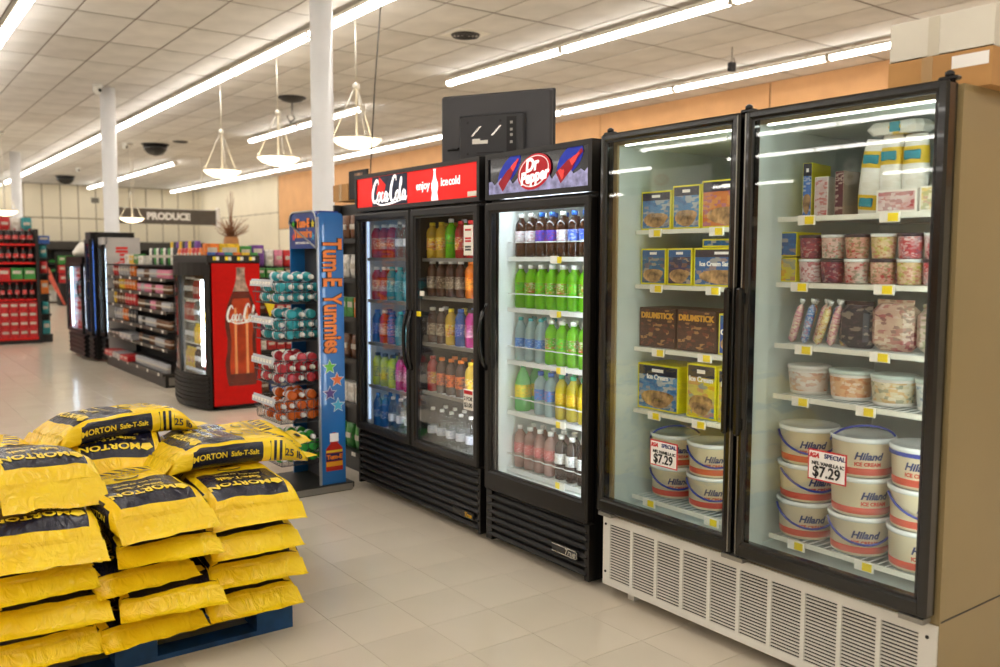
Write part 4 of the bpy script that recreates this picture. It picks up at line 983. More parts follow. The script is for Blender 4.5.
    on_poly([(.05*math.cos(a), .024*math.sin(a)) for a in (2*PI*i/20 for i in range(20))], .325, 0, m_sackk, 'emblem')
    def on_poly2(poly, yc, xc, mt, nm):
        mm = fine([(x, y, 0) for x, y in poly], [list(range(len(poly)))], lambda tx, ty, tz: D(xc-tx, yc-ty, ztop(xc-tx, yc-ty)+.0046)); mm.materials.append(mt); out['print'].append((nm, mm))
    on_poly2([(.043*math.cos(a), .018*math.sin(a)) for a in (2*PI*i/20 for i in range(20))], .325, 0, m_sacky, 'emblem_field')
    on_poly([(-.016, -.02), (.016, -.02), (.02, .0), (.026, .014), (.0, .028), (-.026, .014), (-.02, .0)], .092, .118, m_sacky, 'emblem_mark')
    def on_side(s, size, y0, sgn, zc, mt, bold=.001):
        V, F = text_data(s, size, bold, 0, 1, 'CENTER', 0, 1)
        def fn(tx, ty, tz):
            y = y0+sgn*tx; v = min(max(y/SLN, 0), 1); t = th(v); z = zc*t/ST+ty
            q = max(-1, min(1, (2*z/t-1))); sa = abs(q)**(1/.62); ca = math.sqrt(max(0, 1-sa*sa)); x = half(v)*ca**(1/2.6)+.0035
            return D(sgn*x, y, z)
        mm = fine(V, F, fn); mm.materials.append(mt); out['print'].append(('lettering', mm))
    for sgn in (1, -1):
        on_side('MORTON', .034, .13, sgn, ST*.5, m_sacky, .0008); on_side('Safe-T-Salt', .030, .285, sgn, ST*.5, m_sacky, .0008); on_side('25 lb', .045, .52, sgn, ST*.42, m_sackk, .001)
    # seam flap with its carrying slot at the far end
    fb = MB(); P = []
    for i in range(13):
        x = -SW/2*.86+SW*.86*i/12
        for k, (y, z) in enumerate(((SLN-.012, .018), (SLN+.03, .028), (SLN+.055, .034+.01*noise.noise(Vector((x*9, seed, 0)))))): P.append(D(x, y, z))
    fb.pts(P)
    for i in range(12):
        for k in range(2): fb.face([i*3+k, i*3+k+1, (i+1)*3+k+1, (i+1)*3+k])
    fm = fb.mesh('seam_flap', m_sacky); out['print'].append(('seam_flap', fm))
    sb = MB(); sb.pts([D(x, SLN+y, .033+z) for x, y, z in ((-.035, .022, 0), (.035, .022, 0), (.042, .03, .0015), (.035, .04, .003), (-.035, .04, .003), (-.042, .03, .0015))]); sb.face([0, 1, 2, 3, 4, 5])
    out['print'].append(('carry_slot', sb.mesh('carry_slot', m_ink)))
    return out
SV = {'thin': sack_variant(11, T=.086, shift=.062), 'thin2': sack_variant(12, T=.086, twist=.06, lean=.06, shift=.062), 'flat': sack_variant(1, T=.108, shift=.062), 'flat2': sack_variant(2, T=.108, twist=.08, lean=.06, shift=.062), 'drape': sack_variant(3, droop=.22, lean=.03, T=.115, shift=.03), 'drape2': sack_variant(4, droop=.18, twist=.1, T=.115, shift=.03), 'loose': sack_variant(5, sag=.45, twist=.15, T=.115), 'loose2': sack_variant(6, sag=.35, droop=.2, T=.12), 'top': sack_variant(8, sag=.15, T=.115)}
def sack(var, loc, rz, label, rx=0, ry=0, group='yellow salt sacks on the blue pallet'):
    t = thing('salt_sack', label, 'sack', loc, rz, group); t.rotation_euler = (rx, ry, rz)
    v = SV[var]; link('sack_body', v['body'], t)
    for n_, me in v['print']: link(n_, me, t)
    return t
m_pal = mat('pallet_blue_paint', '#14477c', .7, var=.35, scale=9, bump=.3)
PX0, PX1, PY0, PY1 = .17, 1.385, 3.32, 4.36
pal = thing('pallet', 'blue painted wooden pallet under the yellow salt sacks', 'pallet', ((PX0+PX1)/2, (PY0+PY1)/2, 0))
pw, pd = (PX1-PX0)/2, (PY1-PY0)/2
for i in range(7): a = -pd+i*(2*pd-.1)/6; bx('deck_board', m_pal, pal, -pw, pw, a, a+.1, .118, .138)
for i in range(3): a = (-pw, -.07, pw-.14)[i]; bx('stringer_board', m_pal, pal, a, a+.14, -pd, pd, .098, .1178)
for i in range(3):
    for j in range(3): a = (-pw, -.075, pw-.15)[i]; c = (-pd, -.07, pd-.14)[j]; bx('block', m_pal, pal, a, a+.15, c, c+.14, .0195, .0978)
for j in range(3): c = (-pd, -.05, pd-.1)[j]; bx('base_board', m_pal, pal, -pw, pw, c, c+.1, .0, .0192)
Z0 = .139; YF = 3.345
# front three piles, ends towards the aisle
pc = [('flat2', 1.19, .03), ('flat', 1.225, -.06), ('flat2', 1.215, .05)]
for k, (v, x, r_) in enumerate(pc):
    sack(v, (x, YF-.045+.022*k, Z0+.109*k), r_, 'yellow salt sack in the pile at the pallet corner, %s layer' % ('lowest', 'second', 'third')[k])
sack('drape', (1.255, YF+.02, Z0+.109*3+.022), -.06, 'yellow salt sack with printed face up, topping the pallet corner pile')
pbk = [('thin', .83, .05), ('thin2', .90, -.09), ('thin', .82, .08), ('thin2', .91, -.08)]
for k, (v, x, r_) in enumerate(pbk):
    sack(v, (x, YF-.07+.03*k-.03*(k % 2), Z0+.087*k), r_+.05, 'yellow salt sack in the middle front pile, %s layer' % ('lowest', 'second', 'third', 'fourth')[k])
sack('drape2', (.90, YF-.0, Z0+.087*4+.03), .16, 'yellow salt sack with wrinkled navy panel, topping the middle pile')
pa = [('flat', .45, .04), ('flat2', .485, -.05), ('flat', .45, .05)]
for k, (v, x, r_) in enumerate(pa):
    sack(v, (x, YF-.07+.02*k, Z0+.109*k), r_, 'yellow salt sack in the pile away from the coolers, %s layer' % ('lowest', 'second', 'third')[k])
sack('drape2', (.50, YF-.03, Z0+.109*3+.02), -.05, 'yellow salt sack with navy panel, topping the pile away from the coolers')
# back rows, laid crosswise
for k in range(4):
    for i, x in enumerate((.18, .79)):
        sack('flat' if (k+i) % 2 else 'flat2', (x, 4.13+.01*k, Z0+.109*k), -PI/2, 'crosswise salt sack in the back row, %s layer' % ('lowest', 'second', 'third', 'fourth')[k], group='crosswise back row sacks %d' % k)
# loose ones thrown on top
sack('top', (1.03, 3.84, .62), -PI/2+.06, 'yellow salt sack lying sideways on top, dark printed side to the aisle', rx=-.06, ry=-.03)
sack('loose2', (.55, 3.50, .69), .22, 'yellow salt sack tipped with its plain end towards the aisle', rx=-.12, ry=.10)
sack('top', (.66, 4.2, .70), -PI/2+.18, 'yellow salt sack slung across the top of the heap', rx=.0, ry=-.04)
sack('loose', (.88, 3.9, .59), -.12, 'yellow salt sack wedged under the slung one, stripes showing', rx=.10)
sack('loose2', (.04, 4.28, .625), -PI/2-.15, 'yellow salt sack at the back of the heap with a plain ridge', ry=-.05)
sack('flat', (1.14, 4.2, .58), -PI/2-.10, 'yellow salt sack at the back behind the sideways one')

# ================================================================== blue kids-drink rack
m_rblue = mat('rack_blue_print', '#1f6cb0', .35, var=.12, scale=3, coat=.3); m_rtop = mat('rack_deep_blue', '#173a8c', .3, var=.1, coat=.3)
m_rtrim = mat('rack_silver_trim', '#a8aab0', .3, metal=.6, var=.04); m_orl = mat('orange_lettering', '#f08226', .4, var=.1); m_wire2 = mat('basket_wire', '#55565c', .4, metal=.6, var=.05)
RX, RY, RW, RD = 2.36, 5.16, .44, .175
rk = thing('display_rack', 'tall blue yummies drink rack with wire baskets', 'rack', (RX, RY, 0))
b = MB(); b.prism([(-.27, 0), (.20, 0), (.22, .02), (.22, .05), (-.24, .05), (-.29, .02)], lambda u, v, d: (u, d, v), -.03, RW+.03); b.build('base', m_darkgrey, rk)
bx('kick_plate', m_steel, rk, -.28, .21, -.034, -.03, .005, .045)
def arch(w_, z0, z1, r=.06, n=6):
    P = [(0, z0), (w_, z0)]
    P += [(w_-r+r*math.sin(PI/2*i/n), z1-r+r*math.cos(PI/2*i/n)) for i in range(n, -1, -1)]; P += [(r-r*math.sin(PI/2*i/n), z1-r+r*math.cos(PI/2*i/n)) for i in range(0, n+1)]
    return P
b = MB(); b.prism(arch(RD, .05, 1.79, .03), lambda u, v, d: (u, d, v), 0, .012); sp1 = b.build('side_panel', m_rblue, rk)
b = MB(); b.prism(arch(RD, .05, 1.79, .03), lambda u, v, d: (u, d, v), RW-.012, RW); b.build('side_panel', m_rblue, rk)
b = MB(); b.prism([(-.004, .05), (.008, .05), (.008, 1.76), (-.004, 1.76)], lambda u, v, d: (u, d, v), -.004, .014); b.build('edge_trim', m_rtrim, rk)
bx('back_panel', mat('rack_back_dark', '#3a3b40', .5, var=.1), rk, .1, .115, .012, RW-.012, .05, 1.6)
b = MB(); b.prism(arch(RW-.02, 1.565, 1.80, .07), lambda u, v, d: (d, u+.01, v), 0, .02); hp = b.build('header_panel', m_rtop, rk)
b = MB(); b.prism([(0, 1.74), (.02, 1.80), (RD-.03, 1.80), (RD, 1.75), (RD, 1.70), (0, 1.70)], lambda u, v, d: (u, d, v), .012, RW-.012); b.build('top_cap', m_rtop, rk)
b = MB(); b.tube([(-.006, .006+.004, 1.565)]+[(-.006, u+.01, v) for u, v in arch(RW-.02, 1.565, 1.80, .07)[2:]]+[(-.006, .01, 1.565)], .006, 6); b.build('header_trim', m_rtrim, rk)
text('header_lettering', 'Tum-E', .075, m_orl, hp, (-.001, RW/2, 1.725), (0, -1, 0), (0, 0, 1), bold=.004); text('header_lettering', 'Yummies', .075, m_orl, hp, (-.001, RW/2, 1.66), (0, -1, 0), (0, 0, 1), bold=.004)
text('header_lettering', 'FRUIT FLAVORED DRINK', .022, m_wtext, hp, (-.001, RW/2, 1.60), (0, -1, 0), (0, 0, 1))
def star(cx, cz, r): return [(cx+(r if i % 2 == 0 else r*.45)*math.sin(PI*i/5), cz+(r if i % 2 == 0 else r*.45)*math.cos(PI*i/5)) for i in range(10)]
for i, (y, z, c) in enumerate(((.07, 1.72, '#d8c820'), (.07, 1.64, '#38a0d0'), (.37, 1.72, '#50b838'), (.37, 1.64, '#d84030'))):
    bb = MB(); bb.prism(star(y, z, .03), lambda u, v, d: (-d, u, v), .0, .0015); bb.build('header_star', mat('star_'+c, c, .4, var=0), hp)
# vertical words on the side
ux = RD/2
for wd, zc, sz, sx_ in (('Tum-E', 1.475, .175, .64), ('Yummies', 1.085, .165, .61)):
    text('side_lettering', wd, sz, m_ink, rk, (ux, -.0005, zc), (0, 0, -1), (1, 0, 0), bold=.011, sx=sx_, ext=.0004)
    text('side_lettering', wd, sz, m_orl, rk, (ux+.004, -.002, zc), (0, 0, -1), (1, 0, 0), bold=.005, sx=sx_, ext=.0006)
for i, (x, z, c) in enumerate(((.05, .81, '#6cc030'), (.10, .725, '#e8702c'), (.05, .64, '#483078'), (.105, .56, '#4cb0c8'))):
    for r, cc, o in ((.052, '#e8e8e0', 0), (.044, c, .0012)):
        bb = MB(); bb.prism(star(x+.02, z, r), lambda u, v, d: (u, -d, v), o, o+.0012); bb.build('side_star', mat('star_'+cc, cc, .4, var=0), rk)
bpo = [(.0, .5), (.06, .52), (.3, .5), (.42, .52), (.58, .5), (.68, .3), (.74, .2), (.75, .26), (.86, .26), (.87, .18), (.97, .15), (1, .1)]
bb = MB(); bb.prism([(.095+w_*.115, .135+q*.25) for q, w_ in bpo]+[(.095-w_*.115, .135+q*.25) for q, w_ in reversed(bpo)], lambda u, v, d: (u, -d, v), 0, .0014); bb.build('bottle_print', mat('bottle_print_red', '#b02418', .3, var=.1), rk)
for z0_, z1_, c in ((.20, .25, '#181a50'), (.165, .195, '#e8a020'), (.255, .27, '#e0c030')): bx('bottle_print_band', mat('bp_'+c, c, .4, var=0), rk, .038, .152, -.0026, -.0014, z0_, z1_)
text('bottle_print_name', 'Tum-E', .04, m_orl, rk, (.095, -.0027, .225), (1, 0, 0), (0, 0, 1), bold=.002)
bx('bottle_print_cap', m_wtext, rk, .065, .125, -.0026, -.0014, .325, .38)
# wire baskets and what lies in them
BZ = [1.22, .985, .71, .47, .20]; BH = [.17, .17, .2, .18, .17]
kid = {}
def kid_bottle(col):
    if col in kid: return kid[col]
    jm = juicy('kid_'+col, {'teal': '#58ccd4', 'red': '#e85560', 'orange': '#f4843c', 'green': '#48bc54', 'pink': '#e89898'}[col], .1, .45)
    a = MB(); a.lathe([(.02, 0), (.028, .006), (.031, .03), (.031, .06), (.025, .085), (.013, .1), (.012, .106)], 12); c = MB(); c.lathe([(.016, .104), (.016, .126), (.009, .13), (.009, .142)], 10)
    l = MB(); l.lathe([(.0315, .026), (.032, .028), (.032, .056), (.0315, .058)], 12, cap=False)
    kid[col] = (a.mesh('kid_body', jm), c.mesh('kid_cap', mat('cap_white', '#ecebe6')), l.mesh('kid_label', printed('kidlbl_'+col, ['#e8ecec', {'teal': '#b8dce0', 'red': '#ecc8c8', 'orange': '#f0c8a0', 'green': '#b8dcb0', 'pink': '#f0d0d0'}[col], '#8098c0'], 30))); return kid[col]
cols = ['teal', 'teal', 'red', 'orange', 'green']
for bi, (z, h_, col) in enumerate(zip(BZ, BH, cols)):
    bk = MB(); x0, x1, y0, y1 = -.28, .095, .02, RW-.02
    fr_ = [(x0, y0), (x1, y0), (x1, y1), (x0, y1)]
    zf = z+h_*.75
    for zz, g in ((z, .03), (z+h_*.4, .012), (z+h_*.78, 0)):
        bk.tube([(x0+g, y0+g*.3, zz), (x1, y0, zz), (x1, y1, zz), (x0+g, y1-g*.3, zz)], .003, 5, closed=True)
    for i in range(12):
        y = y0+(y1-y0)*i/11; bk.tube([(x1, y, z), (x0+.03, y, z), (x0, y, z+h_*.78)], .0018, 4)
    for i in range(9):
        x = x0+.03+(x1-x0-.03)*i/8
        for y in (y0, y1): bk.tube([(x, y, z), (x, y, z+h_*.78)], .0018, 4)
    bo = bk.build('basket', m_wire2, rk)
    b = MB(); b.prism([(x0-.016, z+h_*.62), (x0-.012, z+h_*.62), (x0+.004, z+h_*.88), (x0, z+h_*.88)], lambda u, v, d: (u, d, v), y0+.02, y1-.02); b.build('price_strip', mat('strip_grey', '#b4b8c0', .3, var=.03), bo)
    for i in range(7): bx('strip_print', m_tag, bo, x0-.015+.003, x0-.006, y0+.05+i*.05, y0+.08+i*.05, z+h_*.69, z+h_*.8)
    me3 = kid_bottle(col)
    n = 0
    for layer in range(3):
        for ix in range(5):
            for iy in range(2):
                if layer == 2 and ix in (0, 4): continue
                x = x0+.06+ix*.0665; y = y0+.10+iy*.185+R.uniform(-.012, .012); zz = z+.036+layer*.0645
                t = thing('drink_bottle', 'small %s kids drink bottle lying in the %s rack basket' % (col, ('topmost', 'second', 'middle', 'fourth', 'lowest')[bi]), 'bottle', (RX+x, RY+y, zz), 0, '%s kids drinks basket %d' % (col, bi))
                rz = R.choice((0, PI))+R.uniform(-.06, .06); t.rotation_euler = (PI/2+R.uniform(-.04, .04), 0, rz)
                off = Vector((0, 0, -.065)); off.rotate(t.rotation_euler); t.location = Vector(t.location)+off
                for nm, me in zip(('body', 'cap', 'wrap_label'), me3): link(nm, me, t)
# ================================================================== generic shelving
PAL = [('red', '#c02428'), ('yellow', '#e0b820'), ('green', '#3c8c3c'), ('blue', '#2858a8'), ('orange', '#e07828'), ('white', '#e0dcd4'), ('purple', '#6c3c90'), ('brown', '#6c4428'), ('pink', '#d8829c'), ('teal', '#2c8c90'), ('black', '#28262a'), ('silver', '#a8a8ac')]
def pal(n): return mat('pack_'+n, dict(PAL)[n], .35, var=.22, scale=26)
m_pband = mat('pack_band_white', '#c4bcae', .4, var=.1, scale=30)
packs = {}
def pack_mesh(kind, w_, d_, h_):
    k = (kind, round(w_, 3), round(d_, 3), round(h_, 3))
    if k in packs: return packs[k]
    b_ = MB()
    if kind == 'bag':
        b_.smooth = True; b_.v = []; nr = []
        for i in range(7):
            v = i/6; s = (.25+.75*math.sin(PI*min(max(v, .08), .92))**.5); n_ = len(b_.v)
            for j in range(8):
                a = 2*PI*j/8; b_.v.append((d_/2*s*math.cos(a), w_/2*(.92+.08*s)*math.sin(a), v*h_))
            if i:
                for j in range(8): b_.face([n_-8+j, n_-8+(j+1) % 8, n_+(j+1) % 8, n_+j])
        b_.face(list(range(7, -1, -1))); b_.face([n_+j for j in range(8)])
    elif kind == 'can': b_.lathe([(w_*.44, 0), (w_*.5, h_*.05), (w_*.5, h_*.9), (w_*.42, h_)], 10)
    else: b_.rbox(-d_/2, d_/2, -w_/2, w_/2, 0, h_, .004)
    packs[k] = b_; return b_
pmesh = {}
def pack(kind, col, loc, w_, d_, h_, label, group, rz=0, name=None, cat=None):
    key = (kind, col, round(w_, 3), round(d_, 3), round(h_, 3))
    if key not in pmesh:
        me = pack_mesh(kind, w_, d_, h_).mesh('pack', pal(col)); bb = MB()
        if kind == 'can': bb.lathe([(w_*.502, h_*.42), (w_*.504, h_*.43), (w_*.504, h_*.58), (w_*.502, h_*.59)], 10, cap=False)
        elif kind == 'bag': bb.rbox(-d_*.52, d_*.52, -w_*.3, w_*.3, h_*.4, h_*.62, .003)
        else: bb.box(-d_/2-.001, d_/2+.001, -w_*.36, w_*.36, h_*.5, h_*.78)
        pmesh[key] = (me, bb.mesh('pack_print', m_pband))
    nm = name or {'bag': 'snack_bag', 'can': 'drink_can', 'box': 'snack_box'}[kind]
    t = thing(nm, label, cat or {'bag': 'bag', 'can': 'can', 'box': 'box'}[kind], loc, rz, group)
    link('pack', pmesh[key][0], t); link('pack_print', pmesh[key][1], t)
    return t
ORD = ['lowest', 'second', 'third', 'fourth', 'fifth', 'sixth', 'seventh', 'top']
def shelf_unit(name, label, loc, rz, L, D, zs, H, mt, mshelf, back=True, lip=.03, tags=True):
    """front faces local -x; runs along local +y from 0 to L"""
    t = thing(name, label, 'shelving', loc, rz)
    if back: bx('back_panel', mt, t, D-.03, D, 0, L, .05, H)
    bx('plinth', mt, t, .02, D, 0, L, 0, zs[0]-.02)
    for y in (0, L-.025): bx('end_upright', mt, t, D-.09, D-.03, y, y+.025, .0, H)
    for i, z in enumerate(zs):
        s = bx('shelf', mshelf, t, 0 if i == 0 else .06, D-.03, 0, L, z-.02, z)
        bx('shelf_lip', mshelf, s, -.008 if i == 0 else .052, 0 if i == 0 else .06, 0, L, z-lip, z+.004)
        if tags:
            n_ = max(2, int(L/.45))
            for q in range(n_): bx('price_tag', m_tag, s, -.011 if i == 0 else .049, -.008 if i == 0 else .052, (q+.3)*L/n_, (q+.3)*L/n_+.06, z-lip+.003, z)
    return t
def to_world(loc, rz, x, y, z):
    c, s = math.cos(rz), math.sin(rz); return (loc[0]+x*c-y*s, loc[1]+x*s+y*c, loc[2]+z)
def fill(loc, rz, L, zs, where, kinds, cols_, xo=.12, rows=1, seed=1, sizes=None, skip=.0, off0=.03):
    rr = random.Random(seed)
    for i, z in enumerate(zs):
        y = off0; c = rr.choice(cols_); run = 0
        while True:
            kind = kinds[i % len(kinds)]; w_, d_, h_ = (sizes or {'bag': (.13, .06, .17), 'can': (.066, .066, .122), 'box': (.1, .07, .14)})[kind]
            if run <= 0: c = rr.choice(cols_); run = rr.randint(2, 4)
            if y+w_ > L-.02: break
            run -= 1
            if rr.random() > skip:
                pack(kind, c, to_world(loc, rz, xo if i else xo-.05, y+w_/2, z+.001), w_, d_, h_, '%s %s on the %s shelf of %s' % (c, {'bag': 'snack bag', 'can': 'can', 'box': 'snack box'}[kind], ORD[i], where), '%s %s %s %d' % (where, c, kind, i), rz)
            y += w_+.012
# black shelving just beyond the double-door cooler
m_shblk = mat('black_shelf_metal', '#1b1a1a', .45, var=.08)
L1 = (2.80, 5.36, 0); zs1 = [.14, .46, .78, 1.08, 1.36, 1.64]
shelf_unit('shelving', 'narrow black shelving of produce packs between cola cooler and blue rack', L1, 0, 1.1, .38, zs1, 1.92, m_shblk, m_shblk)
fill(L1, 0, 1.1, zs1, 'the narrow black shelving', ['bag', 'box', 'bag', 'box', 'bag', 'bag'], ['white', 'brown', 'green', 'orange', 'white', 'red'], seed=5)
t = thing('framed_picture', 'dark picture card standing on top of the narrow black shelving', 'picture', (2.90, 5.66, 1.921))
bx('card', m_ink, t, 0, .012, -.14, .14, 0, .20); bx('portrait_print', mat('portrait', '#a07858', .5, var=.6, scale=14), t, -.001, .0005, -.07, .05, .05, .18); bx('foot', m_ink, t, .0, .06, -.1, .1, 0, .008)
t = thing('cardboard_box', 'small brown carton on top of the narrow black shelving', 'box', (2.98, 5.98, 1.921)); bx('carton', m_card, t, -.06, .1, -.12, .12, 0, .12); bx('tape', m_tape, t, -.0612, .1012, -.02, .02, -.0005, .1208)

# ================================================================== rounded red cola cooler at the aisle end
cc = thing('drink_cooler', 'low round-front black cooler with red side showing a giant cola bottle', 'cooler', (2.79, 8.57, 0))
W_, L_, H_ = .50, 1.12, 1.46
def bow(y, k=.14): return -k*math.sin(PI*min(max(y/L_, 0), 1))**.8
NB = 14
def bowed(b_, z0, z1, off=0, depth=.05, y0=0, y1=None):
    y1 = L_ if y1 is None else y1; n = 10; P = []
    for i in range(n+1):
        y = y0+(y1-y0)*i/n; P.append((bow(y)+off, y))
    for i in range(n, -1, -1):
        y = y0+(y1-y0)*i/n; P.append((bow(y)+off+depth, y))
    b_.prism(P, lambda u, v, d: (u, v, d), z0, z1); return b_
bx('cabinet_back', m_black, cc, W_-.04, W_, 0, L_, .02, H_); bx('cabinet_side', m_black, cc, 0, W_, 0, .03, .02, H_); bx('cabinet_side', m_black, cc, 0, W_, L_-.03, L_, .02, H_)
bowed(MB(), .02, .36, 0, .06).build('base_front', m_black, cc)
lm2 = MB()
for i in range(7): bowed(lm2, .06+i*.042, .06+i*.042+.024, -.012, .014, .03, L_-.03)
o = lm2.build('base_louvers', m_black, cc); o['kind'] = 'stuff'
bowed(MB(), H_-.13, H_, 0, .06).build('top_front', m_black, cc); bx('cabinet_top', m_black, cc, -.02, W_, 0, L_, H_-.02, H_); bx('cabinet_floor', m_line_dark, cc, 0, W_-.04, .03, L_-.03, .34, .36)
b = MB(); bowed(b, .36, H_-.13, -.002, .05, .0, .07); bowed(b, .36, H_-.13, -.002, .05, L_-.07, L_); bowed(b, .36, H_-.13, -.002, .05, L_*.5-.03, L_*.5+.03); b.build('door_frame', m_frame, cc)
for ya, yb in ((.07, L_*.5-.03), (L_*.5+.03, L_-.07)): bowed(MB(), .36, H_-.13, .012, .006, ya, yb).build('glass', m_glass, cc)
bx('lamp_strip', m_lamp_w, cc, .01, .03, .30, .33, .42, 1.28); bx('cabinet_lining', m_line_white, cc, W_-.05, W_-.04, .03, L_-.03, .36, 1.33)
for z in (.62, .85, 1.08): bx('shelf', m_wire, cc, .05, W_-.06, .035, L_-.035, z-.01, z)
bx('side_panel', lit('side_red', '#c8120e', .0), cc, .015, W_-.005, -.006, 0, .05, H_-.01); 
bpr = [(0, .80), (.03, .88), (.1, .95), (.2, 1.0), (.3, .88), (.4, .85), (.5, .96), (.58, .97), (.66, .86), (.74, .66), (.80, .48), (.86, .34), (.9, .27), (.97, .24), (1, .26)]
bh0, bh = .24, 1.17; bcx = .30
def bot(z0, z1, s=1.0):
    Q = [(q, w_) for q, w_ in bpr if z0 <= q <= z1]; return [(bcx+w_*.168*s, bh0+q*bh) for q, w_ in Q]+[(bcx-w_*.168*s, bh0+q*bh) for q, w_ in reversed(Q)]
m_cb = mat('bottle_cola_print', '#64180c', .25, var=.3, scale=9, coat=.5); m_ct_ = mat('bottle_top_print', '#b89c8c', .3, var=.5, scale=16)
bb = MB(); bb.prism(bot(0, .8), lambda u, v, d: (u, -d, v), .006, .0075); bb.build('bottle_print', m_cb, cc)
bb = MB(); bb.prism(bot(.8, 1), lambda u, v, d: (u, -d, v), .006, .0075); bb.build('bottle_neck_print', m_ct_, cc)
bb = MB(); bb.prism([(u, v) for u, v in bot(.02, .06, 1.0)], lambda u, v, d: (u, -d, v), .0075, .009); bb.build('bottle_base_print', mat('bottle_base_green', '#4c4a2c', .3, var=.4), cc)
for dx_ in (-.06, .055):
    bb = MB(); bb.prism([((u-bcx)*.10+bcx+dx_, v) for u, v in bot(.1, .66, .8)], lambda u, v, d: (u, -d, v), .009, .0095); bb.build('bottle_shine_print', mat('bottle_shine', '#f0a060', .3, var=.1), cc)
bb = MB(); bb.prism(bot(.1, .74, .74), lambda u, v, d: (u, -d, v), .0075, .0085); bb.build('bottle_glow_print', mat('bottle_amber_print', '#b83c16', .25, var=.3, scale=6), cc)
coke_script(cc, m_wtext, lambda u, v, d: (.145+u*.095, -.0098-d, .88+v*.17), 1.5)
for si, z in enumerate((.361, .621, .851, 1.081)):
    for i in range(9):
        put_bottle(('redsport', 'rootw', 'yeljuice', 'clearw')[(si+i//3) % 4], (2.79+.07, 8.57+.12+i*.105, z), 'drink bottle on the %s shelf inside the round-front cooler' % ORD[si], 'round cooler bottles %d' % si)
# candy boxes along its top
cy = [('orange', .13, .17), ('yellow', .2, .17), ('green', .12, .15), ('purple', .12, .16), ('teal', .12, .155), ('orange', .13, .15)]
tr = thing('candy_tray', 'black candy tray on top of the round-front cooler', 'tray', (2.79, 8.57, H_+.0005)); bx('tray_base', m_shblk, tr, -.02, .50, .0, 1.1, 0, .012); bx('tray_lip', m_shblk, tr, -.02, .50, -.008, .0, 0, .07); bx('tray_lip', m_shblk, tr, -.03, -.02, -.008, 1.1, 0, .07)
for i in range(4): bx('price_tag', m_tag, tr, .03+i*.12, .09+i*.12, -.011, -.008, .02, .055); bx('price_tag_band', m_tagy, tr, .03+i*.12, .06+i*.12, -.0125, -.011, .02, .055)
x = 0.0
for i, (c, w_, h_) in enumerate(cy):
    if x+w_ > .60: break
    pack('box', c, (2.79+x+w_/2-.02, 8.66, H_+.0135), w_, .10, h_, '%s candy box standing on the round-front cooler' % ('rear '+c if i == 5 else c), 'candy boxes on the cooler', PI/2); x += w_+.004
for i in range(6): pack('bag', ('blue', 'purple', 'teal', 'orange', 'yellow', 'green')[i], (2.82+i*.085, 8.60, H_+.0135), .085, .03, .085, '%s candy bag lying before the candy boxes' % ('blue', 'purple', 'teal', 'orange', 'yellow', 'green')[i], 'candy bags', PI/2)
for i in range(7): pack('bag', 'red' if i % 3 else 'orange', (2.80, 8.82+i*.12, H_+.0135), .1, .06, .13, '%s jelly candy bag along the cooler front top' % ('red' if i % 3 else 'orange'), 'jelly candy bags %d' % (i % 3 == 0))
# black and red candy shelving behind it
L2 = (3.46, 8.75, 0); zs2 = [.12, .34, .55, .74, .93, 1.12, 1.3]
# (faces the camera side: local -x turned to world -y)
L2 = (4.19, 8.74, 0)
cs = shelf_unit('shelving', 'black candy shelving with red edge behind the giant bottle cooler', L2, PI/2, .86, .45, zs2, 1.42, m_shblk, m_shblk)
fill(L2, PI/2, .86, zs2, 'the black candy shelving', ['box', 'bag', 'box', 'bag', 'box', 'bag', 'box'], ['white', 'red', 'blue', 'pink', 'green', 'brown', 'purple'], seed=9, sizes={'bag': (.1, .05, .13), 'box': (.09, .07, .1)})
bx('red_edge', m_red, cs, -.0, .03, .855, .88, .0, 1.42)
for i in range(8): pack('bag', ('purple', 'white', 'pink', 'red')[i % 4], (3.42+i*.1, 8.9, 1.42), .095, .06, .17, '%s marshmallow bag on top of the black candy shelving' % ('purple', 'white', 'pink', 'red')[i % 4], 'marshmallow bags %d' % (i % 4), PI/2)
bb = MB(); bb.prism([(.66, 1.1), (.82, 1.1), (.74, .9)], lambda u, v, d: (d, u, v), -.02, -.012); bb.build('price_flag', m_tagy, cs)

# ================================================================== long dark snack gondola
L3 = (2.84, 10.45, 0); zs3 = [.16, .44, .66, .88, 1.08, 1.26]; GL = 2.88
g1 = shelf_unit('shelving', 'long dark snack gondola standing beside the white energy drink fridge', L3, 0, GL, .5, zs3, 1.40, m_shblk, mat('gondola_shelf', '#3c3833', .4, var=.1), lip=.035)
bx('end_cap', m_shblk, g1, .3, .9, -.03, 0, .0, 1.40); bx('top_board', m_shblk, g1, .05, .9, 0, GL, 1.40, 1.42); bx('plinth_plug', m_steel, g1, .05, .2, -.034, -.03, .03, .12)
fill(L3, 0, GL*.52, zs3, 'the long snack gondola near end', ['can', 'can', 'can', 'can', 'can', 'can'], ['silver', 'brown', 'pink', 'black', 'silver', 'brown'], seed=3, sizes={'can': (.07, .07, .105)})
fill((L3[0], L3[1]+GL*.52, 0), 0, GL*.48, zs3, 'the long snack gondola far end', ['box', 'box', 'bag', 'bag', 'bag', 'bag'], ['silver', 'brown', 'red', 'yellow', 'orange', 'brown', 'black'], seed=4, sizes={'bag': (.14, .06, .17), 'box': (.2, .2, .07)})
rr = random.Random(12)
y = L3[1]+.1
for i in range(11): pack('can', ('black', 'white', 'green')[i % 3], (3.05, y+i*.1, 1.421), .075, .075, .2, '%s sauce bottle on top of the long gondola' % ('black', 'white', 'green')[i % 3], 'sauce bottles %d' % (i % 3), name='sauce_bottle', cat='bottle')
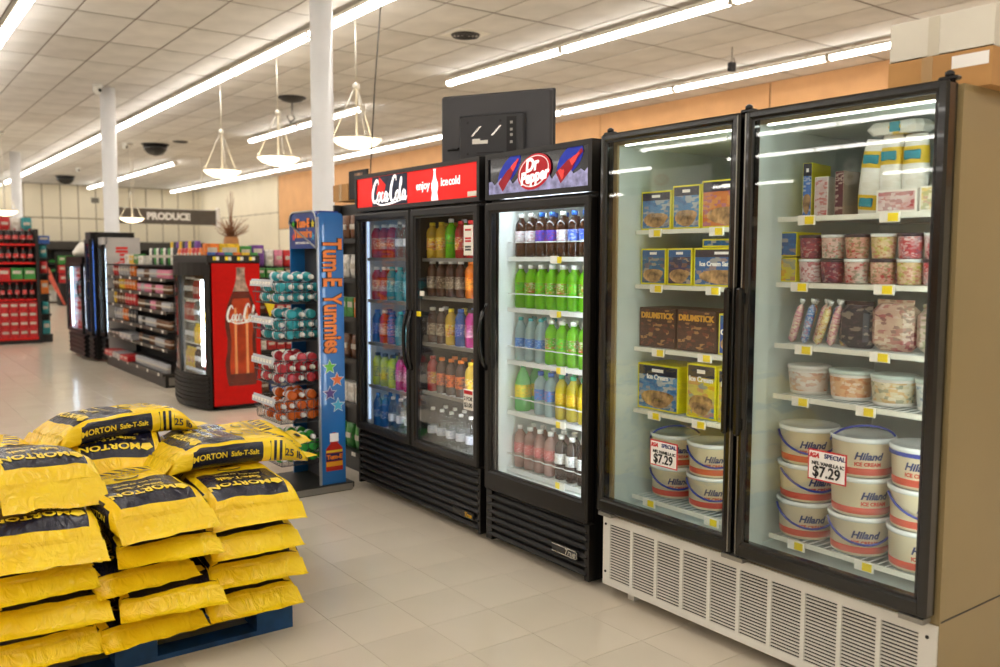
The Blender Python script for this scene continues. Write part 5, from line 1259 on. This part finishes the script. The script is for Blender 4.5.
for i in range(9): pack('box', ('white', 'green', 'yellow', 'white', 'green', 'orange')[i % 6], (3.0 if i < 4 else 3.25, L3[1]+1.3+i*.23 if i < 4 else L3[1]+1.0+(i-4)*.24, 1.421), .22, .1, .11+.02*(i % 2), '%s carton on top of the long gondola' % ('white', 'green', 'yellow', 'white', 'green', 'orange')[i % 6], 'cartons on the gondola '+('white', 'green', 'yellow', 'white', 'green', 'orange')[i % 6])
for i in range(9): pack('can', ('purple', 'black', 'yellow')[i % 3], (3.55, L3[1]+.9+i*.13, 1.421), .085, .085, .30, 'tall %s bottle in the row on the gondola top' % ('purple', 'black', 'yellow')[i % 3], 'tall bottles gondola %d' % (i % 3), name='tall_bottle', cat='bottle')

# ================================================================== energy drink fridges
m_lgrey = mat('fridge_silver', '#b9b6b4', .35, var=.04)
def slim_fridge(name, label, x0, y0, D, L, H, body, lamp, side_m=None):
    t = thing(name, label, 'fridge', (x0, y0, 0))
    cabinet(t, 0, L, .03, H, D, .04, body, m_line_dark, floor_z=.40, ceil_z=H-.12)
    d_ = door(t, .004, L-.004, .38, H-.1, .05, m_black, hy=.03, hz=(.9, 1.2))
    bx('top_header', body, t, 0, .06, 0, L, H-.1, H); grille(t, 0, .01, L-.01, .04, .36, 5, m_black)
    bx('lamp_strip', lamp, t, .045, .06, L-.09, L-.06, .44, H-.16); bx('lamp_strip', lamp, t, .045, .06, .055, .075, .44, H-.16)
    for z in (.7, .95, 1.2): bx('shelf', m_wire, t, .08, D-.06, .05, L-.05, z-.008, z)
    return t
lampE = emit_mat('fridge_lamp_cool', '#d8ecff', COOLER_POWER*1.6)
f1 = slim_fridge('energy_drink_fridge', 'silver energy drink fridge with red lettering on its side', 2.86, 13.38, .5, .28, 1.79, m_lgrey, lampE)
text('red_lettering', 'Bull', .22, m_red, f1, (.26, -.001, 1.50), (0, 0, 1), (-1, 0, 0), bold=.006); text('red_lettering', 'Red', .22, m_red, f1, (.26, -.001, 1.08), (0, 0, 1), (-1, 0, 0), bold=.006)
f2 = slim_fridge('drink_cooler', 'tall black narrow drink fridge with a blue light strip', 2.76, 13.68, .6, .34, 1.87, m_black, emit_mat('fridge_lamp_blue', '#4c80e8', COOLER_POWER*.8))
f3 = slim_fridge('drink_cooler', 'low black drink cooler with bright white door beyond tall fridge', 2.71, 14.06, .33, 1.15, 1.52, m_black, lampE)
for z in (.401, .701, .951, 1.201):
    for i in range(10): pack('can', 'red', (2.85, 14.16+i*.1, z), .066, .066, .122, 'red cola can inside the low black drink cooler', 'cola cans in the low cooler')
    for i in range(3): pack('can', 'blue', (2.91, 13.76+i*.09, z), .066, .066, .15, 'blue can inside the tall black fridge', 'blue cans in the tall fridge')
    for i in range(2): pack('can', 'silver', (3.01, 13.48+i*.08, z), .066, .066, .15, 'silver can inside the silver energy drink fridge', 'silver cans in the fridge')
bx_ = thing('plastic_bag', 'crumpled white plastic bag on the low black drink cooler', 'bag', (2.86, 14.75, 1.521)); bb = MB(); bb.smooth = True
bb.lathe([(.02, 0), (.2, .02), (.24, .12), (.16, .24), (.08, .33), (.02, .36)], 14)
bb.v = [(x+.03*noise.noise(Vector((x*9, y*9, z*9))), y+.03*noise.noise(Vector((y*9, z*9, x*9))), max(0, z+.03*noise.noise(Vector((z*9, x*9, y*9))))) for x, y, z in bb.v]; bb.build('bag_body', m_offwhite, bx_)
bb = MB(); bb.tube([(-.05, 0, .33), (-.05, 0, .42), (.05, 0, .42), (.05, 0, .33)], .012, 6); bb.build('bag_handle', m_offwhite, bx_); bx_.scale = (.6, .6, .6)

# ================================================================== cola bottle shelf by the far column
L4 = (2.60, 17.30, 0); zs4 = [.10, .78, 1.12, 1.42, 1.74]
cola_sh = shelf_unit('shelving', 'black cola shelf with red edges, bottles above red multipacks', L4, PI/2, 1.7, .5, zs4, 1.98, m_shblk, m_red, tags=False)
bx('end_panel', m_shblk, cola_sh, .0, .5, -.05, 0, 0, 2.0)
bottle('cola2l', 'litre', j_cola, printed('lbl_cola', ['#c01818', '#d02020', '#e8e0dc'], 10), capr)
for i in range(4):
    for j in range(11):
        for k in range(1): pack('box', 'red', (2.52-j*.145, 17.40, .1015+i*.158), .14, .2, .155, 'red cola multipack, %s layer on the cola shelf' % ('lowest', 'second', 'third', 'topmost')[i], 'cola multipacks layer %d' % i, PI/2, name='cola_multipack', cat='multipack')
for si, z in ((1, .781), (3, 1.421), (4, 1.741)):
    for j in range(14):
        t = put_bottle('cola2l', (2.53-j*.115, 17.38, z), 'dark cola bottle with red label on the %s cola shelf' % ORD[si], 'cola bottles %d' % si, name='cola_bottle')
        if si != 1: t.scale = (1.0, 1.0, .98)
        else: t.scale = (.8, .8, 1.05)
for j in range(6): pack('box', 'green' if j < 2 else 'red', (2.50-j*.2, 17.40, 1.121), .18, .15, .2, '%s soda carton on the cola shelf' % ('green' if j < 2 else 'red'), 'soda cartons %d' % (j < 2), PI/2, name='soda_carton')
for j in range(7): pack('bag', ('white', 'pink', 'teal', 'white', 'red')[(j+2) % 5], (2.50-j*.17, 17.5, 1.981), .17, .1, .22, '%s party bag on top of the cola shelf' % ('white', 'pink', 'teal', 'white', 'red')[(j+2) % 5], 'bags on the cola shelf '+('white', 'pink', 'teal', 'white', 'red')[(j+2) % 5], PI/2)
L5 = (2.74, 17.45, 0); zs5 = [.14, .5, .86, 1.22, 1.5]
shelf_unit('shelving', 'narrow side shelf of colourful goods on the cola shelf end', (2.84, 17.42, 0), PI/2, .18, .3, zs5, 1.75, m_shblk, m_shblk, tags=False)
fill((2.84, 17.42, 0), PI/2, .18, zs5, 'the narrow side shelf', ['box', 'bag', 'box', 'bag', 'bag'], ['red', 'orange', 'blue', 'teal', 'orange', 'red'], seed=21, sizes={'bag': (.12, .07, .22), 'box': (.12, .1, .24)})
pack('box', 'blue', (2.76, 17.55, 1.751), .18, .2, .14, 'blue carton on the narrow side shelf end', 'side shelf top', PI/2)

# ================================================================== produce wall far behind
pcs = thing('produce_case', 'long dark-canopied produce case along the beige back wall', 'display case', (2.5, 32.6, 0))
bx('base', m_offwhite, pcs, 0, 8.0, 0, .95, .05, .55); bx('kick', mat('kick_brown', '#5c4a38', .6), pcs, 0, 8, .05, .95, 0, .05); bx('bumper', mat('case_beige', '#c4b69a', .5), pcs, 0, 8, -.03, 0, .42, .60)
bb = MB(); bb.prism([(.0, .55), (.95, .55), (.95, 1.25), (.55, 1.2)], lambda u, v, d: (d, u, v), 0, 8); bb.build('display_slope', m_darkgrey, pcs)
bx('canopy', mat('canopy_dark', '#3a3630', .6), pcs, 0, 8, .1, .95, 1.78, 2.06); bx('case_back', m_ink, pcs, 0, 8, .9, .95, 1.2, 1.8)
for i in range(9): bx('canopy_post', m_darkgrey, pcs, i*.98, i*.98+.05, .84, .9, 1.0, 1.8)
pc_c = ['green', 'red', 'orange', 'green', 'yellow', 'green', 'purple', 'red']
for i in range(26):
    for j in range(2):
        c = pc_c[(i*3+j*2) % 8]; x = 2.65+i*.3; yq = 32.6+.12+j*.26
        t = thing('produce_crate', '%s produce crate, %s row of the produce case' % (c, ('lower', 'upper')[j]), 'crate', (x, yq, (.96, 1.265)[j]), 0, 'produce crates %s %d' % (c, j))
        bx('crate', m_shblk, t, 0, .28, 0, .22, 0, .08)
        bb = MB(); rr2 = random.Random(i*7+j)
        for q in range(7): bb.lathe([(.02, .05), (.05, .07), (.055, .1), (.035, .135), (.005, .145)], 7, (.05+(q % 4)*.06, .06+(q//4)*.1, rr2.uniform(-.02, .03)), smooth=True)
        o = bb.build('produce', pal(c), t); o['kind'] = 'stuff'
t = thing('crate_stack', 'tall stack of red and white drink cartons near the produce case', 'cartons', (6.0, 28.9, 0))
for i in range(6): bx('carton', pal('red') if i % 2 else m_offwhite, t, 0, .5, 0, .4, i*.2, i*.2+.19)
t = thing('banner_sign', 'leaning orange banner board in the produce area', 'sign', (5.05, 30.6, 0)); bb = MB(); bb.prism([(0, 0), (.05, 0), (-.35, 1.85), (-.62, 1.85)], lambda u, v, d: (u, d, v), 0, .03); bb.v = [(x+(.3 if z < 1 else 0), y, z) for x, y, z in bb.v]; bb.build('board', mat('banner_orange', '#d8604c', .5, var=.2), t); bx('foot', m_darkgrey, t, .15, .5, -.1, .15, 0, .02)
pr2 = thing('produce_stand', 'dark produce stand heaped with red and green goods', 'stand', (5.3, 30.9, 0)); bx('stand_body', m_shblk, pr2, 0, 1.6, 0, .7, 0, .7); bx('stand_top', m_shblk, pr2, 0, 1.6, .5, .7, .7, 1.7)
for i in range(7):
    for j in range(3): pack('box', ('red', 'red', 'green')[j], (5.42+i*.22, 31.1+(.0 if j == 0 else .1), .701+j*.3), .2, .2, .26, '%s produce pack on the dark produce stand' % ('red', 'red', 'green')[j], 'stand packs '+('red', 'red', 'green')[j], PI/2)
# a second gondola row, with the vase
L6 = (4.55, 12.2, 0); zs6 = [.16, .5, .8, 1.1, 1.38]
shelf_unit('shelving', 'tall shelving row behind the snack gondola', L6, 0, 4.2, .5, zs6, 1.62, m_shblk, m_shblk)
fill(L6, 0, 4.2, zs6, 'the tall shelving row', ['box', 'bag', 'box', 'bag', 'box'], ['red', 'purple', 'white', 'yellow', 'blue', 'pink'], seed=8, sizes={'bag': (.2, .08, .22), 'box': (.18, .1, .22)})
vs = thing('vase', 'tan pot of dried twigs on the tall shelving row', 'vase', (4.86, 13.85, 1.621)); vs.scale = (.72, .72, .8)
b = MB(); b.lathe([(.11, 0), (.15, .03), (.165, .13), (.16, .22), (.14, .26), (.15, .275), (.13, .275), (.12, .22), (.02, .2)], 16); b.build('pot', mat('pot_tan', '#b87f4c', .6, var=.1), vs)
b = MB(); b.lathe([(.12, 0), (.152, .03), (.158, .07)], 16, cap=False); b.build('pot_base', mat('pot_dark', '#4a4038', .6), vs)
tw = MB(); rr = random.Random(3)
for i in range(130):
    a = rr.uniform(0, 6.28); sp_ = rr.uniform(.05, .42)*(1 if i < 118 else .3); h_ = rr.uniform(.1, .40) if i < 118 else rr.uniform(.6, .95)
    tw.tube([(.05*math.cos(a), .05*math.sin(a), .2), (.1*sp_*5*math.cos(a)*.6, .1*sp_*5*math.sin(a)*.6, .2+h_*.6), (sp_*math.cos(a), sp_*math.sin(a), .24+h_)], .0045, 4)
o = tw.build('twigs', mat('twig_brown', '#8c5a38', .7, var=.2), vs); o['kind'] = 'stuff'
t = thing('black_canopy', 'dark sloped display top beside the orange wall', 'display', (7.2, 16.0, 0)); bx('post', m_darkgrey, t, .2, .3, .2, .3, 0, 1.75); bx('post', m_darkgrey, t, 2.2, 2.3, .2, .3, 0, 1.75); bb = MB(); bb.prism([(0, 1.75), (2.5, 1.75), (2.5, 1.85), (.9, 1.95)], lambda u, v, d: (u, d, v), 0, .8); bb.build('roof', m_darkgrey, t)

# ================================================================== hanging things
m_bowl = mat('lamp_bowl_glass', '#f6ead2', .4, var=.05, emit='#ffe9c4', estr=3.0)
m_brass = mat('lamp_chain', '#d8d4c8', .3, metal=.6, var=.03)
def pendant(x, y, label, zb=2.62):
    t = thing('pendant_lamp', label, 'pendant lamp', (x, y, zb), 0, 'hanging bowl lamps'); dz = 2.62-zb
    b_ = MB(); b_.lathe([(.01, 0), (.10, .012), (.2, .05), (.255, .10), (.25, .104), (.19, .06), (.1, .028), (.01, .016)], 28); b_.build('bowl', m_bowl, t)
    b_ = MB(); b_.lathe([(.252, .098), (.262, .1), (.262, .112), (.25, .112)], 28, cap=False); b_.build('rim', m_brass, t)
    for k in range(3):
        a = 2*PI*k/3+.4; b_ = MB(); b_.tube([(.255*math.cos(a), .255*math.sin(a), .11), (.02*math.cos(a), .02*math.sin(a), .62)], .006, 6); b_.build('chain', m_brass, t)
        b_ = MB(); b_.lathe([(.012, .0), (.016, .02), (.008, .05)], 6, (.255*math.cos(a), .255*math.sin(a), .11)); b_.build('finial', m_brass, t)
    b_ = MB(); b_.lathe([(.008, .1), (.012, .12), (.01, .6), (.04, .61), (.035, .66), (.01, .68)], 10); b_.build('stem', m_brass, t)
    b_ = MB(); b_.tube([(0, 0, .66), (0, 0, 1.36+dz)], .008, 6); b_.build('rod', m_brass, t)
    b_ = MB(); b_.lathe([(.05, 1.374+dz), (.075, 1.35+dz), (.02, 1.33+dz)], 12); b_.build('ceiling_rose', m_chrome, t)
pendant(4.25, 12.41, 'hanging bowl lamp, farthest from the thick column of three alike'); pendant(4.25, 10.38, 'hanging bowl lamp between two others near the thick white column'); pendant(4.25, 8.31, 'hanging bowl lamp directly beside the thick white column')
pendant(5.0, 20.5, 'bowl lamp hanging low before the PRODUCE sign', 2.27); pendant(2.50, 20.2, 'bowl lamp hanging behind the cola bottle shelf', 2.33)
sg = thing('hanging_sign', 'grey hanging sign reading PRODUCE in white letters', 'sign', (6.20, 21.9, 2.31))
m_sgrey = mat('sign_grey', '#5c554c', .5, var=.05)
bx('board', m_sgrey, sg, -1.16, 1.12, 0, .05, 0, .37); bx('end_cap', m_wtext, sg, -1.26, -1.16, -.03, .07, -.05, .43, .02); bx('end_cap', m_wtext, sg, 1.12, 1.22, -.03, .07, -.05, .43, .02); bx('top_rail', m_offwhite, sg, -1.06, 1.06, -.005, .055, .36, .375)
text('lettering', 'PRODUCE', .22, m_wtext, sg, (-.02, -.001, .18), (1, 0, 0), (0, 0, 1), bold=.012, ext=.003)
for x in (-.8, .8): b = MB(); b.tube([(x, .025, .37), (x, .025, 1.68)], .008, 6); b.build('hanger_rod', m_brass, sg)
t = thing('hanging_cable', 'thin dark cable hanging from the ceiling beside the bowl lamp', 'cable', (4.28, 7.9, 1.2)); b = MB(); b.tube([(0, .25, 0), (0, .2, 1.0), (-.01, .05, 2.0), (-.02, -.11, 2.795)], .006, 6); b.build('wire', m_ink, t); b = MB(); b.lathe([(.02, 2.79), (.012, 2.77)], 8, (-.02, -.11, 0)); b.build('hook', m_darkgrey, t)
# ceiling fittings
def dome(x, y, r, label):
    t = thing('security_dome', label, 'camera dome', (x, y, RZ-.002)); b_ = MB(); b_.lathe([(r*1.12, 0), (r*1.12, -.02), (r, -.025)], 20); b_.build('trim_ring', m_darkgrey, t); b_ = MB(); b_.lathe([(r, -.02), (r*.92, -.5*r), (r*.6, -.85*r), (.01, -r)], 20); b_.build('dome', m_blackgloss, t)
dome(5.5, 20.36, .26, 'black security dome on the ceiling near a white camera'); dome(5.39, 29.9, .26, 'black security dome on the ceiling towards the back wall')
def cctv(x, y, z, label, rz):
    t = thing('security_camera', label, 'camera', (x, y, z), rz); b_ = MB(); b_.lathe([(.07, 0), (.07, -.03), (.05, -.04)], 14); b_.build('mount', m_white, t)
    b_ = MB(); b_.lathe([(.05, -.03), (.062, -.07), (.055, -.11), (.02, -.14)], 14); b_.build('housing', m_white, t); b_ = MB(); b_.lathe([(.028, -.064), (.022, -.072)], 10, (0, 0, -.085), axis='y'); b_.build('lens', m_blackgloss, t)
cctv(2.98, 13.95, RZ-.003, 'white security camera at the top of the middle white column', .4); cctv(4.93, 20.6, RZ-.003, 'white security camera beside the nearer black dome', .3); cctv(5.15, 26.8, RZ-.003, 'white security camera towards the back wall', .3)
def diffuser_(x, y, s, label):
    t = thing('air_vent', label, 'vent', (x, y, RZ-.001)); bx('plate', m_offwhite, t, -s, s, -s, s, -.008, 0)
    b_ = MB()
    for k in range(4): b_.lathe([(s*(.82-.2*k), -.008), (s*(.74-.2*k), -.03), (s*(.70-.2*k), -.03), (s*(.78-.2*k), -.008)], 20, cap=False)
    b_.build('ring_blades', m_darkgrey, t)
diffuser_(5.64, 8.37, .2, 'round-bladed air vent above the flat screen'); diffuser_(5.79, 19.5, .2, 'air vent near the nearer black dome')
t = thing('air_vent', 'rectangular slotted ceiling vent by the orange wall', 'vent', (9.85, 7.87, RZ-.001)); bx('plate', m_offwhite, t, -.15, .15, -.3, .3, -.012, 0)
for i in range(5): bx('slot', m_darkgrey, t, -.12+i*.05, -.10+i*.05, -.26, .26, -.014, -.012)
t = thing('ceiling_speaker', 'dark ceiling speaker with a dangling hook lamp bracket', 'speaker', (5.64, 13.2, RZ-.001)); b = MB(); b.lathe([(.22, 0), (.22, -.02), (.19, -.03), (.15, -.06), (.02, -.09)], 20); b.build('grille_cone', m_darkgrey, t); b = MB(); b.tube([(0, 0, -.08), (0, 0, -.25), (.06, .04, -.32), (.0, .08, -.38), (-.08, .0, -.3)], .016, 6); b.build('bracket', m_steel, t)
t = thing('ceiling_hanger', 'small dark clamp hanging from the ceiling above the freezer', 'clamp', (8.49, 6.98, RZ-.001)); b = MB(); b.tube([(0, 0, 0), (0, 0, -.2)], .008, 6); b.build('rod', m_steel, t); bx('clamp_body', m_ink, t, -.04, .04, -.03, .03, -.28, -.18); b = MB(); b.tube([(.03, 0, -.12), (.1, .03, -.18), (.06, .0, -.26)], .005, 5); b.build('wire_loop', m_ink, t)
b = bx('clock_panel', mat('vent_grey', '#6c665c', .6), wb, 6.85, 7.1, RY1-.035, RY1-.02, 3.42, 3.6)

# ================================================================== signs over the aisles opposite, seen mirrored in the freezer doors
def hang_board(x, y, z0, z1, w_, label, mt):
    t = thing('hanging_sign', label, 'sign', (x, y, z0)); bx('board', mt, t, 0, .02, -w_/2, w_/2, 0, z1-z0)
    for q in (-1, 1): b_ = MB(); b_.tube([(.01, q*w_*.4, z1-z0), (.01, q*w_*.4, RZ-z0-.003)], .005, 6); b_.build('hanger_rod', m_brass, t)
    return t
t = hang_board(-2.8, 7.32, 2.02, 2.60, .95, 'white hanging sign with a red oval opposite the freezer', m_wtext)
bb = MB(); bb.prism(ell(-.3, .45, .12, .07), lambda u, v, d: (.02+d, -u, v), 0, .004); bb.build('red_oval', m_red, t); text('lettering', 'IGA', .1, m_wtext, t, (.0245, .3, .45), (0, 1, 0), (0, 0, 1), bold=.003, shear=.2)
t = hang_board(-3.5, 7.5, 1.66, 1.92, .9, 'dark brown hanging sign reading MEATS opposite the freezer', mat('sign_brown', '#4a3428', .5)); text('lettering', 'MEATS', .16, m_wtext, t, (.0205, 0, .12), (0, 1, 0), (0, 0, 1), bold=.004)
t = hang_board(-2.8, 5.0, 2.04, 2.58, .5, 'grey aisle sign with a white number eight opposite the freezer', m_sgrey); text('lettering', '8', .36, m_wtext, t, (.0205, .08, .32), (0, 1, 0), (0, 0, 1), bold=.01)
